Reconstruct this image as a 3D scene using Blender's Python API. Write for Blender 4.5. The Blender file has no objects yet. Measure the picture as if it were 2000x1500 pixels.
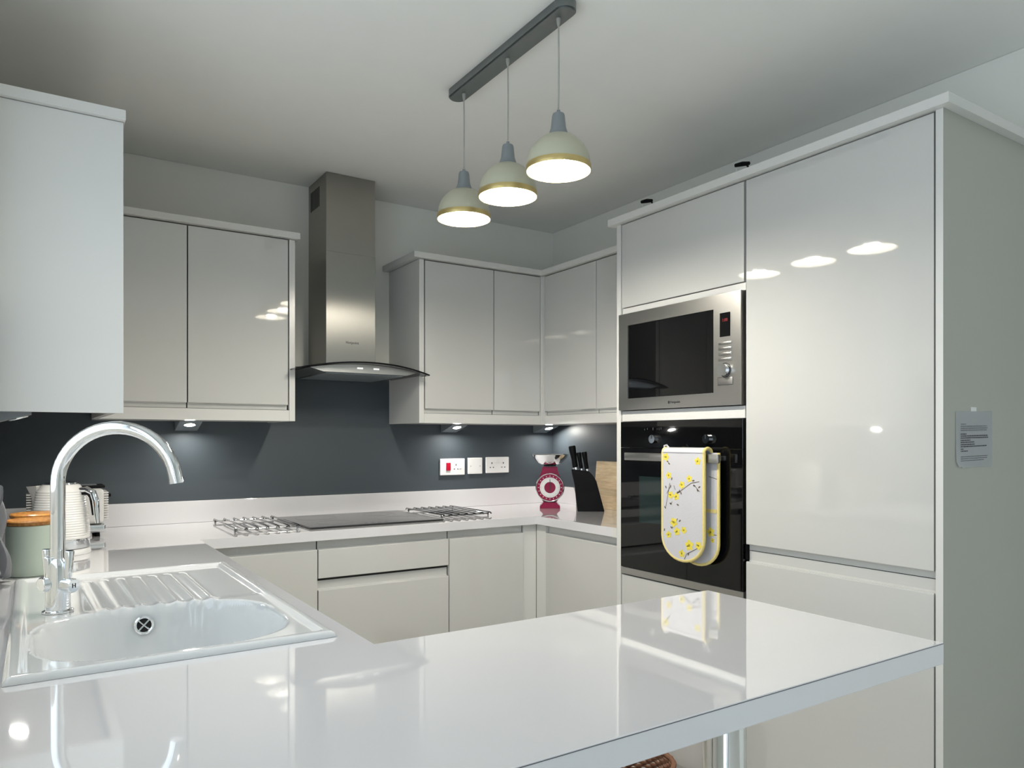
import bpy, bmesh, math, random
from mathutils import Vector, Matrix
random.seed(7)
PI = math.pi
SC = bpy.context.scene
COL = SC.collection

# ------------------------------------------------------------------ camera
cam_d = bpy.data.cameras.new('camera')
cam = bpy.data.objects.new('camera', cam_d)
COL.objects.link(cam)
cam.location = (0, 0, 1.266)
cam.rotation_euler = (PI / 2, 0, -math.radians(33.13))
cam_d.sensor_width = 36.0
cam_d.lens = 36.0 * 1440 / 2000
cam_d.shift_y = 0.054
cam_d.clip_start = 0.02
SC.camera = cam

# ------------------------------------------------------------------ world, lights, exposure
W = bpy.data.worlds.new('daylight')
SC.world = W
W.use_nodes = True
bg = W.node_tree.nodes['Background']
bg.inputs[0].default_value = (0.80, 0.90, 1.0, 1)
bg.inputs[1].default_value = 1.0


def area_light(name, loc, rot, sx, sy, power, color):
    d = bpy.data.lights.new(name, 'AREA')
    d.shape = 'RECTANGLE'
    d.size, d.size_y = sx, sy
    d.energy = power
    d.color = color
    o = bpy.data.objects.new(name, d)
    o.location = loc
    o.rotation_euler = rot
    COL.objects.link(o)
    return o


# daylight through the window over the sink and the garden door, both in the left wall
area_light('window_daylight', (-0.24, 1.30, 1.62), (0, -PI / 2, 0), 1.0, 1.3, 6.5, (0.72, 0.87, 1.0))
area_light('garden_door_daylight', (-0.26, -0.75, 1.10), (0, -PI / 2, 0), 1.95, 1.5, 20, (0.72, 0.87, 1.0))

SC.view_settings.view_transform = 'Standard'
SC.view_settings.look = 'None'
SC.view_settings.exposure = 0.04
SC.view_settings.gamma = 1.0
SC.view_settings.use_curve_mapping = False
SC.cycles.use_denoising = True
SC.cycles.max_bounces = 10
SC.cycles.diffuse_bounces = 5
SC.cycles.glossy_bounces = 5
SC.cycles.sample_clamp_indirect = 8.0
SC.cycles.caustics_reflective = False
SC.cycles.caustics_refractive = False
BULB = 480.0
SPOT = 400.0

# ------------------------------------------------------------------ materials
MATS = {}


def lin(r, g, b):
    f = lambda c: (c / 255 / 12.92) if c / 255 <= 0.04045 else ((c / 255 + 0.055) / 1.055) ** 2.4
    return (f(r), f(g), f(b), 1)


def mat(name, col, rough=0.5, metal=0.0, spec=0.5, noise=0.0, nscale=40.0, bump=0.0, coat=0.0,
        emit=None, estr=0.0, alpha=1.0, stretch=None, aniso=0.0, ior=1.5):
    m = bpy.data.materials.new(name)
    m.use_nodes = True
    nt = m.node_tree
    p = nt.nodes['Principled BSDF']
    p.inputs['Base Color'].default_value = col
    p.inputs['Roughness'].default_value = rough
    p.inputs['Metallic'].default_value = metal
    p.inputs['Specular IOR Level'].default_value = spec
    p.inputs['IOR'].default_value = ior
    p.inputs['Coat Weight'].default_value = coat
    p.inputs['Coat Roughness'].default_value = 0.03
    p.inputs['Alpha'].default_value = alpha
    if emit:
        p.inputs['Emission Color'].default_value = emit
        p.inputs['Emission Strength'].default_value = estr
    if noise or bump:
        tc = nt.nodes.new('ShaderNodeTexCoord')
        mp = nt.nodes.new('ShaderNodeMapping')
        if stretch:
            mp.inputs['Scale'].default_value = stretch
        nz = nt.nodes.new('ShaderNodeTexNoise')
        nz.inputs['Scale'].default_value = nscale
        nz.inputs['Detail'].default_value = 4
        nt.links.new(tc.outputs['Object'], mp.inputs['Vector'])
        nt.links.new(mp.outputs['Vector'], nz.inputs['Vector'])
        if noise:
            mx = nt.nodes.new('ShaderNodeMix')
            mx.data_type = 'RGBA'
            mx.inputs[6].default_value = tuple(max(0, c * (1 - noise)) for c in col[:3]) + (1,)
            mx.inputs[7].default_value = tuple(min(1, c * (1 + noise)) for c in col[:3]) + (1,)
            nt.links.new(nz.outputs['Fac'], mx.inputs[0])
            nt.links.new(mx.outputs[2], p.inputs['Base Color'])
        if bump:
            bp = nt.nodes.new('ShaderNodeBump')
            bp.inputs['Strength'].default_value = bump
            bp.inputs['Distance'].default_value = 0.002
            nt.links.new(nz.outputs['Fac'], bp.inputs['Height'])
            nt.links.new(bp.outputs['Normal'], p.inputs['Normal'])
    MATS[name] = m
    return m


M_WALL = mat('wall_paint', (0.86, 0.855, 0.80, 1), 0.7, noise=0.02, nscale=6, bump=0.08)
M_DARK = mat('slate_paint', (0.056, 0.070, 0.083, 1), 0.45, noise=0.05, nscale=5, bump=0.05)
M_CEIL = mat('ceiling_paint', (0.87, 0.87, 0.84, 1), 0.8, noise=0.02, nscale=9, bump=0.1)
M_FLOOR = mat('floor_laminate', (0.68, 0.65, 0.60, 1), 0.35, noise=0.15, nscale=8, stretch=(1, 12, 1))
M_GLOSS = mat('gloss_cabinet', (0.60, 0.597, 0.575, 1), 0.035, coat=1.0, noise=0.008, nscale=3)
M_PANEL = mat('cabinet_panel', (0.70, 0.695, 0.67, 1), 0.22, noise=0.008, nscale=3)
M_RECESS = mat('cabinet_back_edge', (0.60, 0.61, 0.59, 1), 0.25, noise=0.01)
M_VOID = mat('painted_gap_shade', (0.02, 0.02, 0.02, 1), 0.8, noise=0.05)  # black that paints the shade in door gaps and small holes
M_TOP = mat('white_worktop', (0.73, 0.72, 0.735, 1), 0.03, coat=0.8, noise=0.012, nscale=350)
M_SINK = mat('white_ceramic', (0.71, 0.72, 0.725, 1), 0.10, coat=0.6, noise=0.006, nscale=4)
M_CHROME = mat('chrome', (0.86, 0.88, 0.90, 1), 0.05, metal=1.0, noise=0.01)
M_STEEL = mat('brushed_steel', (0.50, 0.49, 0.46, 1), 0.27, metal=1.0, noise=0.05, nscale=60, stretch=(30, 30, 1), bump=0.02)
M_WIRE = mat('dark_chrome', (0.22, 0.23, 0.235, 1), 0.12, metal=1.0, noise=0.02)
M_ENDP = mat('shade_toned_end_panel', (0.43, 0.435, 0.385, 1), 0.35, noise=0.02, nscale=4)  # shade on the tall end panel put into a darker base colour
def brush(m, an, rot):
    nt = m.node_tree
    p = nt.nodes['Principled BSDF']
    tg = nt.nodes.new('ShaderNodeTangent')
    tg.direction_type = 'RADIAL'
    tg.axis = 'Z'
    p.inputs['Anisotropic'].default_value = an
    p.inputs['Anisotropic Rotation'].default_value = rot
    nt.links.new(tg.outputs[0], p.inputs['Tangent'])


M_HOOD = mat('hood_steel', (0.38, 0.37, 0.34, 1), 0.31, metal=1.0, noise=0.05, nscale=60, stretch=(30, 30, 1))
brush(M_HOOD, 0.95, 0.0)
M_STEELH = mat('brushed_steel_flat', (0.52, 0.515, 0.50, 1), 0.30, metal=1.0, noise=0.05, nscale=60, stretch=(1, 1, 30), bump=0.02)
M_BLACKG = mat('black_glass', (0.003, 0.003, 0.0035, 1), 0.03, noise=0.02)
M_OVENIN = mat('oven_window_glass', (0.010, 0.022, 0.022, 1), 0.06, noise=0.3, nscale=3)
M_HOB = mat('hob_glass', (0.018, 0.020, 0.021, 1), 0.16, noise=0.1, nscale=8)
M_SMOKE = mat('smoked_glass', (0.012, 0.014, 0.016, 1), 0.03, alpha=0.72, noise=0.02)
M_BLACK = mat('black_plastic', (0.002, 0.002, 0.003, 1), 0.5, spec=0.15, noise=0.05)
M_WHITEP = mat('white_plastic', (0.80, 0.80, 0.79, 1), 0.3, noise=0.01)
M_RED = mat('red_rocker', (0.45, 0.006, 0.03, 1), 0.3, noise=0.03)
M_SCALE = mat('raspberry_enamel', (0.25, 0.001, 0.042, 1), 0.25, spec=0.2, coat=0.05, noise=0.03)
M_SAGE = mat('sage_enamel', (0.47, 0.54, 0.46, 1), 0.35, noise=0.02)
M_SHADE = mat('sage_shade_enamel', (0.52, 0.51, 0.385, 1), 0.35, noise=0.02)
M_SHADEIN = mat('white_shade_lining', (0.86, 0.84, 0.79, 1), 0.5, noise=0.01)
M_GOLD = mat('brass_rim', (0.62, 0.48, 0.20, 1), 0.3, metal=0.6, noise=0.05)
M_GREYM = mat('grey_metal', (0.27, 0.30, 0.32, 1), 0.4, metal=0.4, noise=0.04)
M_BAR = mat('pewter_bar', (0.20, 0.22, 0.22, 1), 0.28, metal=0.8, noise=0.08, nscale=30)
M_CORD = mat('clear_cord', (0.40, 0.39, 0.36, 1), 0.4, noise=0.03)
M_BULB = mat('lit_bulb', (1, 1, 1, 1), 0.4, emit=(1.0, 0.94, 0.83, 1), estr=BULB)
M_LED = mat('lit_led', (1, 1, 1, 1), 0.4, emit=(1.0, 0.97, 0.90, 1), estr=SPOT)
M_DIGIT = mat('red_digits', (0.15, 0, 0, 1), 0.4, emit=(1.0, 0.02, 0.06, 1), estr=0.16)
M_DIGITW = mat('white_digits', (0.8, 0.8, 0.8, 1), 0.4, emit=(1.0, 1.0, 1.0, 1), estr=0.6)
M_PAPER = mat('paper', (0.80, 0.81, 0.82, 1), 0.8, noise=0.01)
M_INK = mat('ink', (0.03, 0.03, 0.035, 1), 0.7, noise=0.1)
M_INKG = mat('grey_ink', (0.12, 0.12, 0.13, 1), 0.7, noise=0.1)
M_CLOTH = mat('pale_cotton', (0.58, 0.575, 0.61, 1), 0.9, noise=0.03, nscale=200, bump=0.25)
M_YELT = mat('yellow_binding', (0.78, 0.64, 0.25, 1), 0.85, noise=0.08, nscale=150, bump=0.3)
M_YELF = mat('yellow_print', (0.80, 0.66, 0.08, 1), 0.9, noise=0.1, nscale=60)
M_BRNF = mat('brown_print', (0.13, 0.10, 0.07, 1), 0.9, noise=0.2, nscale=60)
M_OLIVE = mat('olive_print', (0.30, 0.24, 0.02, 1), 0.9, noise=0.2, nscale=60)
M_TOWEL = mat('grey_towel', (0.36, 0.37, 0.39, 1), 0.95, noise=0.08, nscale=90, bump=0.5)
M_CREAM = mat('cream_enamel', (0.80, 0.79, 0.765, 1), 0.22, coat=0.3, noise=0.01)
M_WICKER = mat('wicker', (0.25, 0.12, 0.07, 1), 0.8, noise=0.3, nscale=50)
M_WIN = mat('window_frame', (0.78, 0.79, 0.80, 1), 0.3, noise=0.01)


def wood(name, c1, c2, scale=14):
    m = bpy.data.materials.new(name)
    m.use_nodes = True
    nt = m.node_tree
    p = nt.nodes['Principled BSDF']
    p.inputs['Roughness'].default_value = 0.4
    tc = nt.nodes.new('ShaderNodeTexCoord')
    mp = nt.nodes.new('ShaderNodeMapping')
    mp.inputs['Scale'].default_value = (9, 1.2, 9)
    nz = nt.nodes.new('ShaderNodeTexNoise')
    nz.inputs['Scale'].default_value = scale
    nz.inputs['Detail'].default_value = 5
    rp = nt.nodes.new('ShaderNodeValToRGB')
    rp.color_ramp.elements[0].position = 0.35
    rp.color_ramp.elements[0].color = c1
    rp.color_ramp.elements[1].position = 0.7
    rp.color_ramp.elements[1].color = c2
    oi = nt.nodes.new('ShaderNodeObjectInfo')
    mx = nt.nodes.new('ShaderNodeMix')
    mx.data_type = 'RGBA'
    mx.blend_type = 'MULTIPLY'
    mx.inputs[0].default_value = 0.25
    nt.links.new(tc.outputs['Object'], mp.inputs['Vector'])
    nt.links.new(mp.outputs['Vector'], nz.inputs['Vector'])
    nt.links.new(nz.outputs['Fac'], rp.inputs[0])
    nt.links.new(rp.outputs[0], mx.inputs[6])
    nt.links.new(oi.outputs['Random'], mx.inputs[7])
    nt.links.new(mx.outputs[2], p.inputs['Base Color'])
    return m


M_ACACIA = wood('acacia_lid', (0.30, 0.11, 0.02, 1), (0.55, 0.26, 0.06, 1))
M_BAMBOO = wood('bamboo', (0.72, 0.54, 0.32, 1), (0.86, 0.70, 0.47, 1))

# ------------------------------------------------------------------ mesh helpers


def NB():
    return bmesh.new()


def box(bm, x0, x1, y0, y1, z0, z1, bev=0.0, seg=2, mi=0):
    vs = [bm.verts.new((x, y, z)) for x in (x0, x1) for y in (y0, y1) for z in (z0, z1)]
    q = [(0, 1, 3, 2), (4, 6, 7, 5), (0, 4, 5, 1), (2, 3, 7, 6), (0, 2, 6, 4), (1, 5, 7, 3)]
    fs = [bm.faces.new([vs[i] for i in f]) for f in q]
    for f in fs:
        f.material_index = mi
    if bev > 0:
        es = list({e for f in fs for e in f.edges})
        bmesh.ops.bevel(bm, geom=es, offset=bev, segments=seg, profile=0.5, affect='EDGES')
    return bm


def prism(bm, pts, axis, a0, a1):
    """extrude a closed 2-D outline along an axis. pts are the other two coordinates, in x,y,z order"""
    def mk(p, a):
        if axis == 'x':
            return (a, p[0], p[1])
        if axis == 'y':
            return (p[0], a, p[1])
        return (p[0], p[1], a)
    A = [bm.verts.new(mk(p, a0)) for p in pts]
    B = [bm.verts.new(mk(p, a1)) for p in pts]
    n = len(pts)
    bm.faces.new(A)
    bm.faces.new(B[::-1])
    for i in range(n):
        bm.faces.new((A[i], B[i], B[(i + 1) % n], A[(i + 1) % n]))
    bmesh.ops.recalc_face_normals(bm, faces=bm.faces)
    return bm


def lathe(bm, prof, seg=32, c=(0, 0, 0), close=False):
    """prof: list of (r, z)"""
    rings = []
    for r, z in prof:
        if r < 1e-6:
            rings.append([bm.verts.new((c[0], c[1], c[2] + z))])
        else:
            rings.append([bm.verts.new((c[0] + r * math.cos(2 * PI * k / seg), c[1] + r * math.sin(2 * PI * k / seg), c[2] + z)) for k in range(seg)])
    for a, b in zip(rings, rings[1:]):
        for k in range(seg):
            k2 = (k + 1) % seg
            if len(a) == 1 and len(b) == 1:
                continue
            if len(a) == 1:
                bm.faces.new((a[0], b[k2], b[k]))
            elif len(b) == 1:
                bm.faces.new((a[k], a[k2], b[0]))
            else:
                bm.faces.new((a[k], a[k2], b[k2], b[k]))
    bmesh.ops.recalc_face_normals(bm, faces=bm.faces)
    return bm


def tube(bm, path, rad, seg=12, closed=False):
    P = [Vector(p) for p in path]
    n = len(P)
    rs = rad if isinstance(rad, (list, tuple)) else [rad] * n
    up = None
    rings = []
    for i in range(n):
        if closed:
            t = (P[(i + 1) % n] - P[i - 1]).normalized()
        else:
            t = (P[min(i + 1, n - 1)] - P[max(i - 1, 0)]).normalized()
        if up is None:
            up = Vector((0, 0, 1)) if abs(t.z) < 0.9 else Vector((1, 0, 0))
        u = (up - t * up.dot(t)).normalized()
        up = u
        v = t.cross(u)
        rings.append([bm.verts.new(P[i] + (u * math.cos(2 * PI * k / seg) + v * math.sin(2 * PI * k / seg)) * rs[i]) for k in range(seg)])
    for i in range(n if closed else n - 1):
        a, b = rings[i], rings[(i + 1) % n]
        for k in range(seg):
            bm.faces.new((a[k], a[(k + 1) % seg], b[(k + 1) % seg], b[k]))
    if not closed:
        bm.faces.new(rings[0][::-1])
        bm.faces.new(rings[-1])
    bmesh.ops.recalc_face_normals(bm, faces=bm.faces)
    return bm


def cyl(bm, p0, p1, r0, r1=None, seg=24):
    return tube(bm, [p0, p1], [r0, r0 if r1 is None else r1], seg)


def world_origin(o):
    v = Vector((0, 0, 0))
    while o is not None:
        v += o.location
        o = o.parent
    return v


def link(name, bm, material, parent=None, smooth=True, kind=None, local=False, origin=None, angle=38):
    """one mesh object; bm is in world coordinates unless local"""
    me = bpy.data.meshes.new(name)
    off = Vector((0, 0, 0))
    if not local and parent is not None:
        off = world_origin(parent)
    if origin is not None:
        off = Vector(origin)
    if off.length > 0:
        bmesh.ops.translate(bm, verts=bm.verts, vec=-off)
    bm.to_mesh(me)
    bm.free()
    mats = material if isinstance(material, (list, tuple)) else [material]
    for m in mats:
        me.materials.append(m)
    if smooth:
        for p in me.polygons:
            p.use_smooth = True
        me.set_sharp_from_angle(angle=math.radians(angle))
    o = bpy.data.objects.new(name, me)
    if parent is not None:
        o.parent = parent
    elif origin is not None:
        o.location = origin
    COL.objects.link(o)
    if kind:
        o['kind'] = kind
    return o


def thing(name, label, cat, loc, rotz=0.0, group=None):
    o = bpy.data.objects.new(name, None)
    o.empty_display_size = 0.05
    o.location = loc
    o.rotation_euler = (0, 0, rotz)
    o['label'] = label
    o['category'] = cat
    if group:
        o['group'] = group
    COL.objects.link(o)
    return o


def tag(o, label, cat, group=None):
    o['label'] = label
    o['category'] = cat
    if group:
        o['group'] = group
    return o


def dup(root, loc, rotz=None, label=None):
    r = root.copy()
    COL.objects.link(r)
    r.location = loc
    if rotz is not None:
        r.rotation_euler = (0, 0, rotz)
    if label:
        r['label'] = label

    def rec(src, dst):
        for ch in list(src.children):
            c = ch.copy()
            COL.objects.link(c)
            c.parent = dst
            rec(ch, c)
    rec(root, r)
    return r


def text_mesh(name, s, size, M, material, parent, depth=0.0004):
    cu = bpy.data.curves.new('lettering', 'FONT')
    cu.body = s
    cu.size = size
    cu.extrude = depth
    cu.align_x = 'CENTER'
    cu.align_y = 'CENTER'
    t = bpy.data.objects.new('lettering', cu)
    me = bpy.data.meshes.new_from_object(t)
    bpy.data.objects.remove(t)
    me.transform(M)
    me.transform(Matrix.Translation(-world_origin(parent)))
    me.materials.clear()
    me.materials.append(material)
    o = bpy.data.objects.new(name, me)
    o.parent = parent
    COL.objects.link(o)
    return o


def frame(origin, xdir, ydir):
    x = Vector(xdir).normalized()
    y = Vector(ydir).normalized()
    z = x.cross(y)
    m = Matrix((x, y, z)).transposed().to_4x4()
    m.translation = Vector(origin)
    return m


# ------------------------------------------------------------------ key planes
ZT, ZTB = 0.910, 0.872            # worktop top, underside
XL, XR, YB = -0.12, 2.50, 3.404   # left, right, back wall
ZC = 2.444
YF = 3.062                        # wall cabinet fronts on the back wall
XF = 2.184                        # wall cabinet fronts on the right wall
XT = 1.959                        # tall unit fronts
ZUB, ZDB, ZDT, ZCO = 1.341, 1.410, 2.094, 2.121
Y0 = -3.0

# ------------------------------------------------------------------ setting
b = box(NB(), -1.6, 4.2, Y0 - 0.1, YB + 0.1, -0.1, 0.0)
link('floor', b, M_FLOOR, kind='structure', smooth=False)
b = box(NB(), -1.6, 4.2, Y0 - 0.1, YB + 0.1, ZC, ZC + 0.1)
link('ceiling', b, M_CEIL, kind='structure', smooth=False)
b = NB()
box(b, XL - 0.1, XR + 0.1, YB, YB + 0.1, 0.001, 1.604, mi=1)
box(b, XL - 0.1, XR + 0.1, YB, YB + 0.1, 1.604, ZC - 0.001)
link('wall_back', b, [M_WALL, M_DARK], kind='structure', smooth=False)
b = NB()
box(b, XR, XR + 0.1, 2.237, YB - 0.0005, 0.001, 1.604, mi=1)
box(b, XR, XR + 0.1, 2.237, YB - 0.0005, 1.604, ZC - 0.001)
box(b, XR, XR + 0.1, Y0, 2.237, 0.001, ZC - 0.001)
link('wall_right', b, [M_WALL, M_DARK], kind='structure', smooth=False)
# left wall with the window over the sink
b = NB()
WY0, WY1, WZ0, WZ1 = 0.62, 1.98, 1.10, 2.14
box(b, XL - 0.1, XL, 2.0, YB - 0.0005, 0.001, 1.604, mi=1)
box(b, XL - 0.1, XL, 2.0, YB - 0.0005, 1.604, ZC - 0.001)
box(b, XL - 0.1, XL, WY1, 2.0, 0.001, ZC - 0.001)
box(b, XL - 0.1, XL, WY0, WY1, 0.001, WZ0)
box(b, XL - 0.1, XL, WY0, WY1, WZ1, ZC - 0.001)
box(b, XL - 0.1, XL, 0.05, WY0, 0.001, ZC - 0.001)
box(b, XL - 0.1, XL, -1.55, 0.05, 2.12, ZC - 0.001)
box(b, XL - 0.1, XL, Y0, -1.55, 0.001, ZC - 0.001)
link('wall_left', b, [M_WALL, M_DARK], kind='structure', smooth=False)
w1 = NB()
for a0, a1, c0, c1 in ((WY0, WY1, WZ0, WZ0 + 0.05), (WY0, WY1, WZ1 - 0.05, WZ1), (WY0, WY0 + 0.05, WZ0 + 0.05, WZ1 - 0.05),
                       (WY1 - 0.05, WY1, WZ0 + 0.05, WZ1 - 0.05), (1.28, 1.33, WZ0 + 0.05, WZ1 - 0.05)):
    box(w1, XL - 0.085, XL - 0.025, a0, a1, c0, c1, 0.004)
link('window_1', w1, M_WIN, kind='structure')
# wall behind the camera; the garden door stands in the left wall
b = NB()
box(b, XL - 0.1, XR + 0.1, Y0 - 0.1, Y0 - 0.001, 0.001, ZC - 0.001)
link('wall_front', b, M_WALL, kind='structure', smooth=False)
d1 = NB()
for ya, yb_, za, zb_ in ((-1.55, -1.48, 0.002, 2.118), (-0.02, 0.05, 0.002, 2.118), (-0.79, -0.71, 0.09, 2.04), (-1.48, -0.02, 0.002, 0.09), (-1.48, -0.02, 2.04, 2.118)):
    box(d1, XL - 0.08, XL - 0.02, ya, yb_, za, zb_)
link('door_1', d1, M_WIN, kind='structure', smooth=False)

# ------------------------------------------------------------------ door fronts


def door_profile(z0, z1, pull):
    """(depth behind the face, z) outline of a handleless front 20 mm thick"""
    t = 0.020
    if pull == 'top':
        return [(0.0015, z0), (0, z0 + 0.0015), (0, z1 - 0.038), (0.0012, z1 - 0.035), (0.005, z1 - 0.034), (0.009, z1 - 0.038), (0.0145, z1 - 0.036),
                (0.0170, z1 - 0.030), (0.0170, z1), (t, z1), (t, z0)]
    if pull == 'bottom':
        return [(t, z0), (0.0170, z0), (0.0170, z0 + 0.015), (0.0145, z0 + 0.021), (0.009, z0 + 0.023), (0.005, z0 + 0.0195), (0.0012, z0 + 0.020), (0, z0 + 0.022),
                (0, z1 - 0.0015), (0.0015, z1), (t, z1)]
    return [(0.0015, z0), (0, z0 + 0.0015), (0, z1 - 0.0015), (0.0015, z1), (t, z1), (t, z0)]


def front_y(root, x0, x1, z0, z1, y, pull=None, name='door', material=None):
    pts = [(y + d, z) for d, z in door_profile(z0, z1, pull)]
    return link(name, prism(NB(), pts, 'x', x0 + 0.0018, x1 - 0.0018), material or M_GLOSS, root, smooth=False)


def front_x(root, y0, y1, z0, z1, x, pull=None, name='door', material=None):
    pts = [(x + d, z) for d, z in door_profile(z0, z1, pull)]
    return link(name, prism(NB(), pts, 'y', y0 + 0.0018, y1 - 0.0018), material or M_GLOSS, root, smooth=False)


def part(root, name, material, *boxes, bev=0.0, smooth=False):
    o = None
    for q in boxes:
        o = link(name, box(NB(), *q, bev=bev), material, root, smooth=smooth)
    return o


# ------------------------------------------------------------------ base cabinets, back run
YBF = 2.820      # base fronts
ZD = 0.868       # top of the back edge of fronts
t = thing('base_cabinet', 'cream gloss base cabinet with one door in the left corner beside the sink', 'cabinet', (0.72, 3.1, 0), group='base cabinets')
front_y(t, 0.50, 0.9365, 0.152, ZD + 0.002, YBF, 'top')
part(t, 'gap_shade_sheet', M_VOID, (0.505, 0.9365, YBF + 0.0205, YBF + 0.022, 0.152, 0.868))  # black sheet behind the front, paints the shade seen through the gaps
part(t, 'carcass', M_PANEL, (0.50, 0.518, 2.843, 3.38, 0.15, 0.865), (0.918, 0.936, 2.843, 3.38, 0.15, 0.865), (0.519, 0.917, 2.843, 3.38, 0.15, 0.168), (0.519, 0.917, 3.37, 3.38, 0.169, 0.865))
t = thing('drawer_cabinet', 'wide cream gloss drawer unit with two drawers under the hob', 'cabinet', (1.226, 3.1, 0), group='base cabinets')
front_y(t, 0.9375, 1.5145, 0.722, ZD + 0.002, YBF, 'top', 'drawer')
part(t, 'gap_shade_sheet', M_VOID, (0.9375, 1.5145, YBF + 0.0205, YBF + 0.022, 0.152, 0.868))
front_y(t, 0.9375, 1.5145, 0.152, 0.711, YBF, 'top', 'drawer')
part(t, 'carcass', M_PANEL, (0.938, 0.956, 2.843, 3.38, 0.15, 0.865), (1.496, 1.514, 2.843, 3.38, 0.15, 0.865), (0.957, 1.495, 2.843, 3.38, 0.15, 0.168), (0.957, 1.495, 2.86, 2.875, 0.69, 0.73))
t = thing('base_cabinet', 'cream gloss base cabinet with one door right of the drawers', 'cabinet', (1.72, 3.1, 0), group='base cabinets')
front_y(t, 1.5155, 1.905, 0.152, ZD + 0.002, YBF, 'top')
part(t, 'gap_shade_sheet', M_VOID, (1.5155, 1.925, YBF + 0.0205, YBF + 0.022, 0.152, 0.865))
part(t, 'carcass', M_PANEL, (1.516, 1.534, 2.843, 3.38, 0.15, 0.865), (1.93, 1.948, 2.90, 3.38, 0.15, 0.865), (1.535, 1.929, 2.843, 3.38, 0.15, 0.168))
part(t, 'corner_post', M_PANEL, (1.907, 1.981, 2.829, 2.847, 0.152, ZD), smooth=False)
t = thing('base_cabinet', 'cream gloss base cabinet with one door beside the oven housing', 'cabinet', (2.2, 2.5, 0), group='base cabinets')
front_x(t, 2.237, 2.752, 0.152, ZD + 0.002, 1.981, 'top')
part(t, 'gap_shade_sheet', M_VOID, (2.0015, 2.003, 2.238, 2.756, 0.152, 0.865))
part(t, 'corner_post', M_PANEL, (1.983, 2.001, 2.7535, 2.828, 0.152, ZD))
part(t, 'carcass', M_PANEL, (2.004, 2.48, 2.237, 2.255, 0.15, 0.865), (2.004, 2.48, 2.734, 2.752, 0.15, 0.865), (2.004, 2.48, 2.256, 2.733, 0.15, 0.168))
# sink run, fronts face the right
t = thing('sink_cabinet', 'cream gloss sink base cabinet with two doors under the sink run', 'cabinet', (0.18, 2.0, 0), group='base cabinets')
for k in range(3):
    pts = [(0.482 - d, z) for d, z in door_profile(0.152, ZD + 0.002, 'top')]
    y0 = 1.24 + k * 0.52
    link('door', prism(NB(), pts, 'y', y0 + 0.0015, y0 + 0.5185), M_GLOSS, t, smooth=False)
part(t, 'carcass', M_PANEL, (-0.10, 0.458, 1.225, 1.243, 0.15, 0.868), (-0.10, 0.458, 2.30, 2.318, 0.15, 0.865), (-0.10, 0.458, 2.782, 2.80, 0.15, 0.865), (-0.10, 0.458, 1.244, 2.299, 0.15, 0.168), (-0.10, 0.458, 2.319, 2.781, 0.15, 0.168))
# peninsula base unit at the left wall end
t = thing('peninsula_cabinet', 'cream gloss end cabinet carrying the left end of the peninsula worktop', 'cabinet', (0.1, 0.95, 0), group='base cabinets')
part(t, 'carcass', M_PANEL, (-0.10, 0.40, 0.85, 0.868, 0.002, 0.868), (-0.10, 0.40, 1.18, 1.198, 0.002, 0.868), (-0.10, -0.082, 0.869, 1.179, 0.002, 0.868), (0.382, 0.40, 0.869, 1.179, 0.002, 0.868))
# plinths
b = NB()
box(b, 0.43, 1.99, 2.875, 2.890, 0.002, 0.148)
box(b, 0.415, 0.430, 1.243, 2.874, 0.002, 0.148)
box(b, 2.03, 2.045, 2.237, 2.874, 0.002, 0.148)
tag(link('plinth', b, M_PANEL, smooth=False), 'cream plinth board running along the floor under the base cabinets', 'plinth')

# ------------------------------------------------------------------ worktop


def cell_plate(xs, ys, inside, z0, z1, bev):
    b = NB()
    top, bot = {}, {}

    def gv(d, i, j, z):
        if (i, j) not in d:
            d[(i, j)] = b.verts.new((xs[i], ys[j], z))
        return d[(i, j)]
    cells = {(i, j) for i in range(len(xs) - 1) for j in range(len(ys) - 1) if inside((xs[i] + xs[i + 1]) / 2, (ys[j] + ys[j + 1]) / 2)}
    for (i, j) in cells:
        q = [(i, j), (i + 1, j), (i + 1, j + 1), (i, j + 1)]
        b.faces.new([gv(top, *k, z1) for k in q])
        b.faces.new([gv(bot, *k, z0) for k in q[::-1]])
        for (a, c), nb in (((q[0], q[1]), (i, j - 1)), ((q[1], q[2]), (i + 1, j)), ((q[2], q[3]), (i, j + 1)), ((q[3], q[0]), (i - 1, j))):
            if nb not in cells:
                b.faces.new([gv(top, *c, z1), gv(top, *a, z1), gv(bot, *a, z0), gv(bot, *c, z0)])
    bmesh.ops.dissolve_limit(b, angle_limit=0.01, verts=b.verts, edges=b.edges)
    bmesh.ops.recalc_face_normals(b, faces=b.faces)
    es = [e for e in b.edges if len(e.link_faces) == 2 and e.calc_face_angle(0) > 1.0 and abs(e.verts[0].co.z - e.verts[1].co.z) < 1e-5]
    bmesh.ops.bevel(b, geom=es, offset=bev, segments=2, profile=0.5, affect='EDGES')
    return b


YC, XC = 2.799, 1.962
PX1, PY0, PY1 = 1.338, 0.668, 1.205
SKX0, SKX1, SKY0, SKY1 = -0.035, 0.462, 1.285, 2.195


def in_top(x, y):
    if SKX0 + 0.014 < x < SKX1 - 0.014 and SKY0 + 0.014 < y < SKY1 - 0.014:
        return False
    if y < PY1:
        return x < PX1
    if y > YC:
        return True
    if x < 0.501:
        return True
    return x > XC


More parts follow.
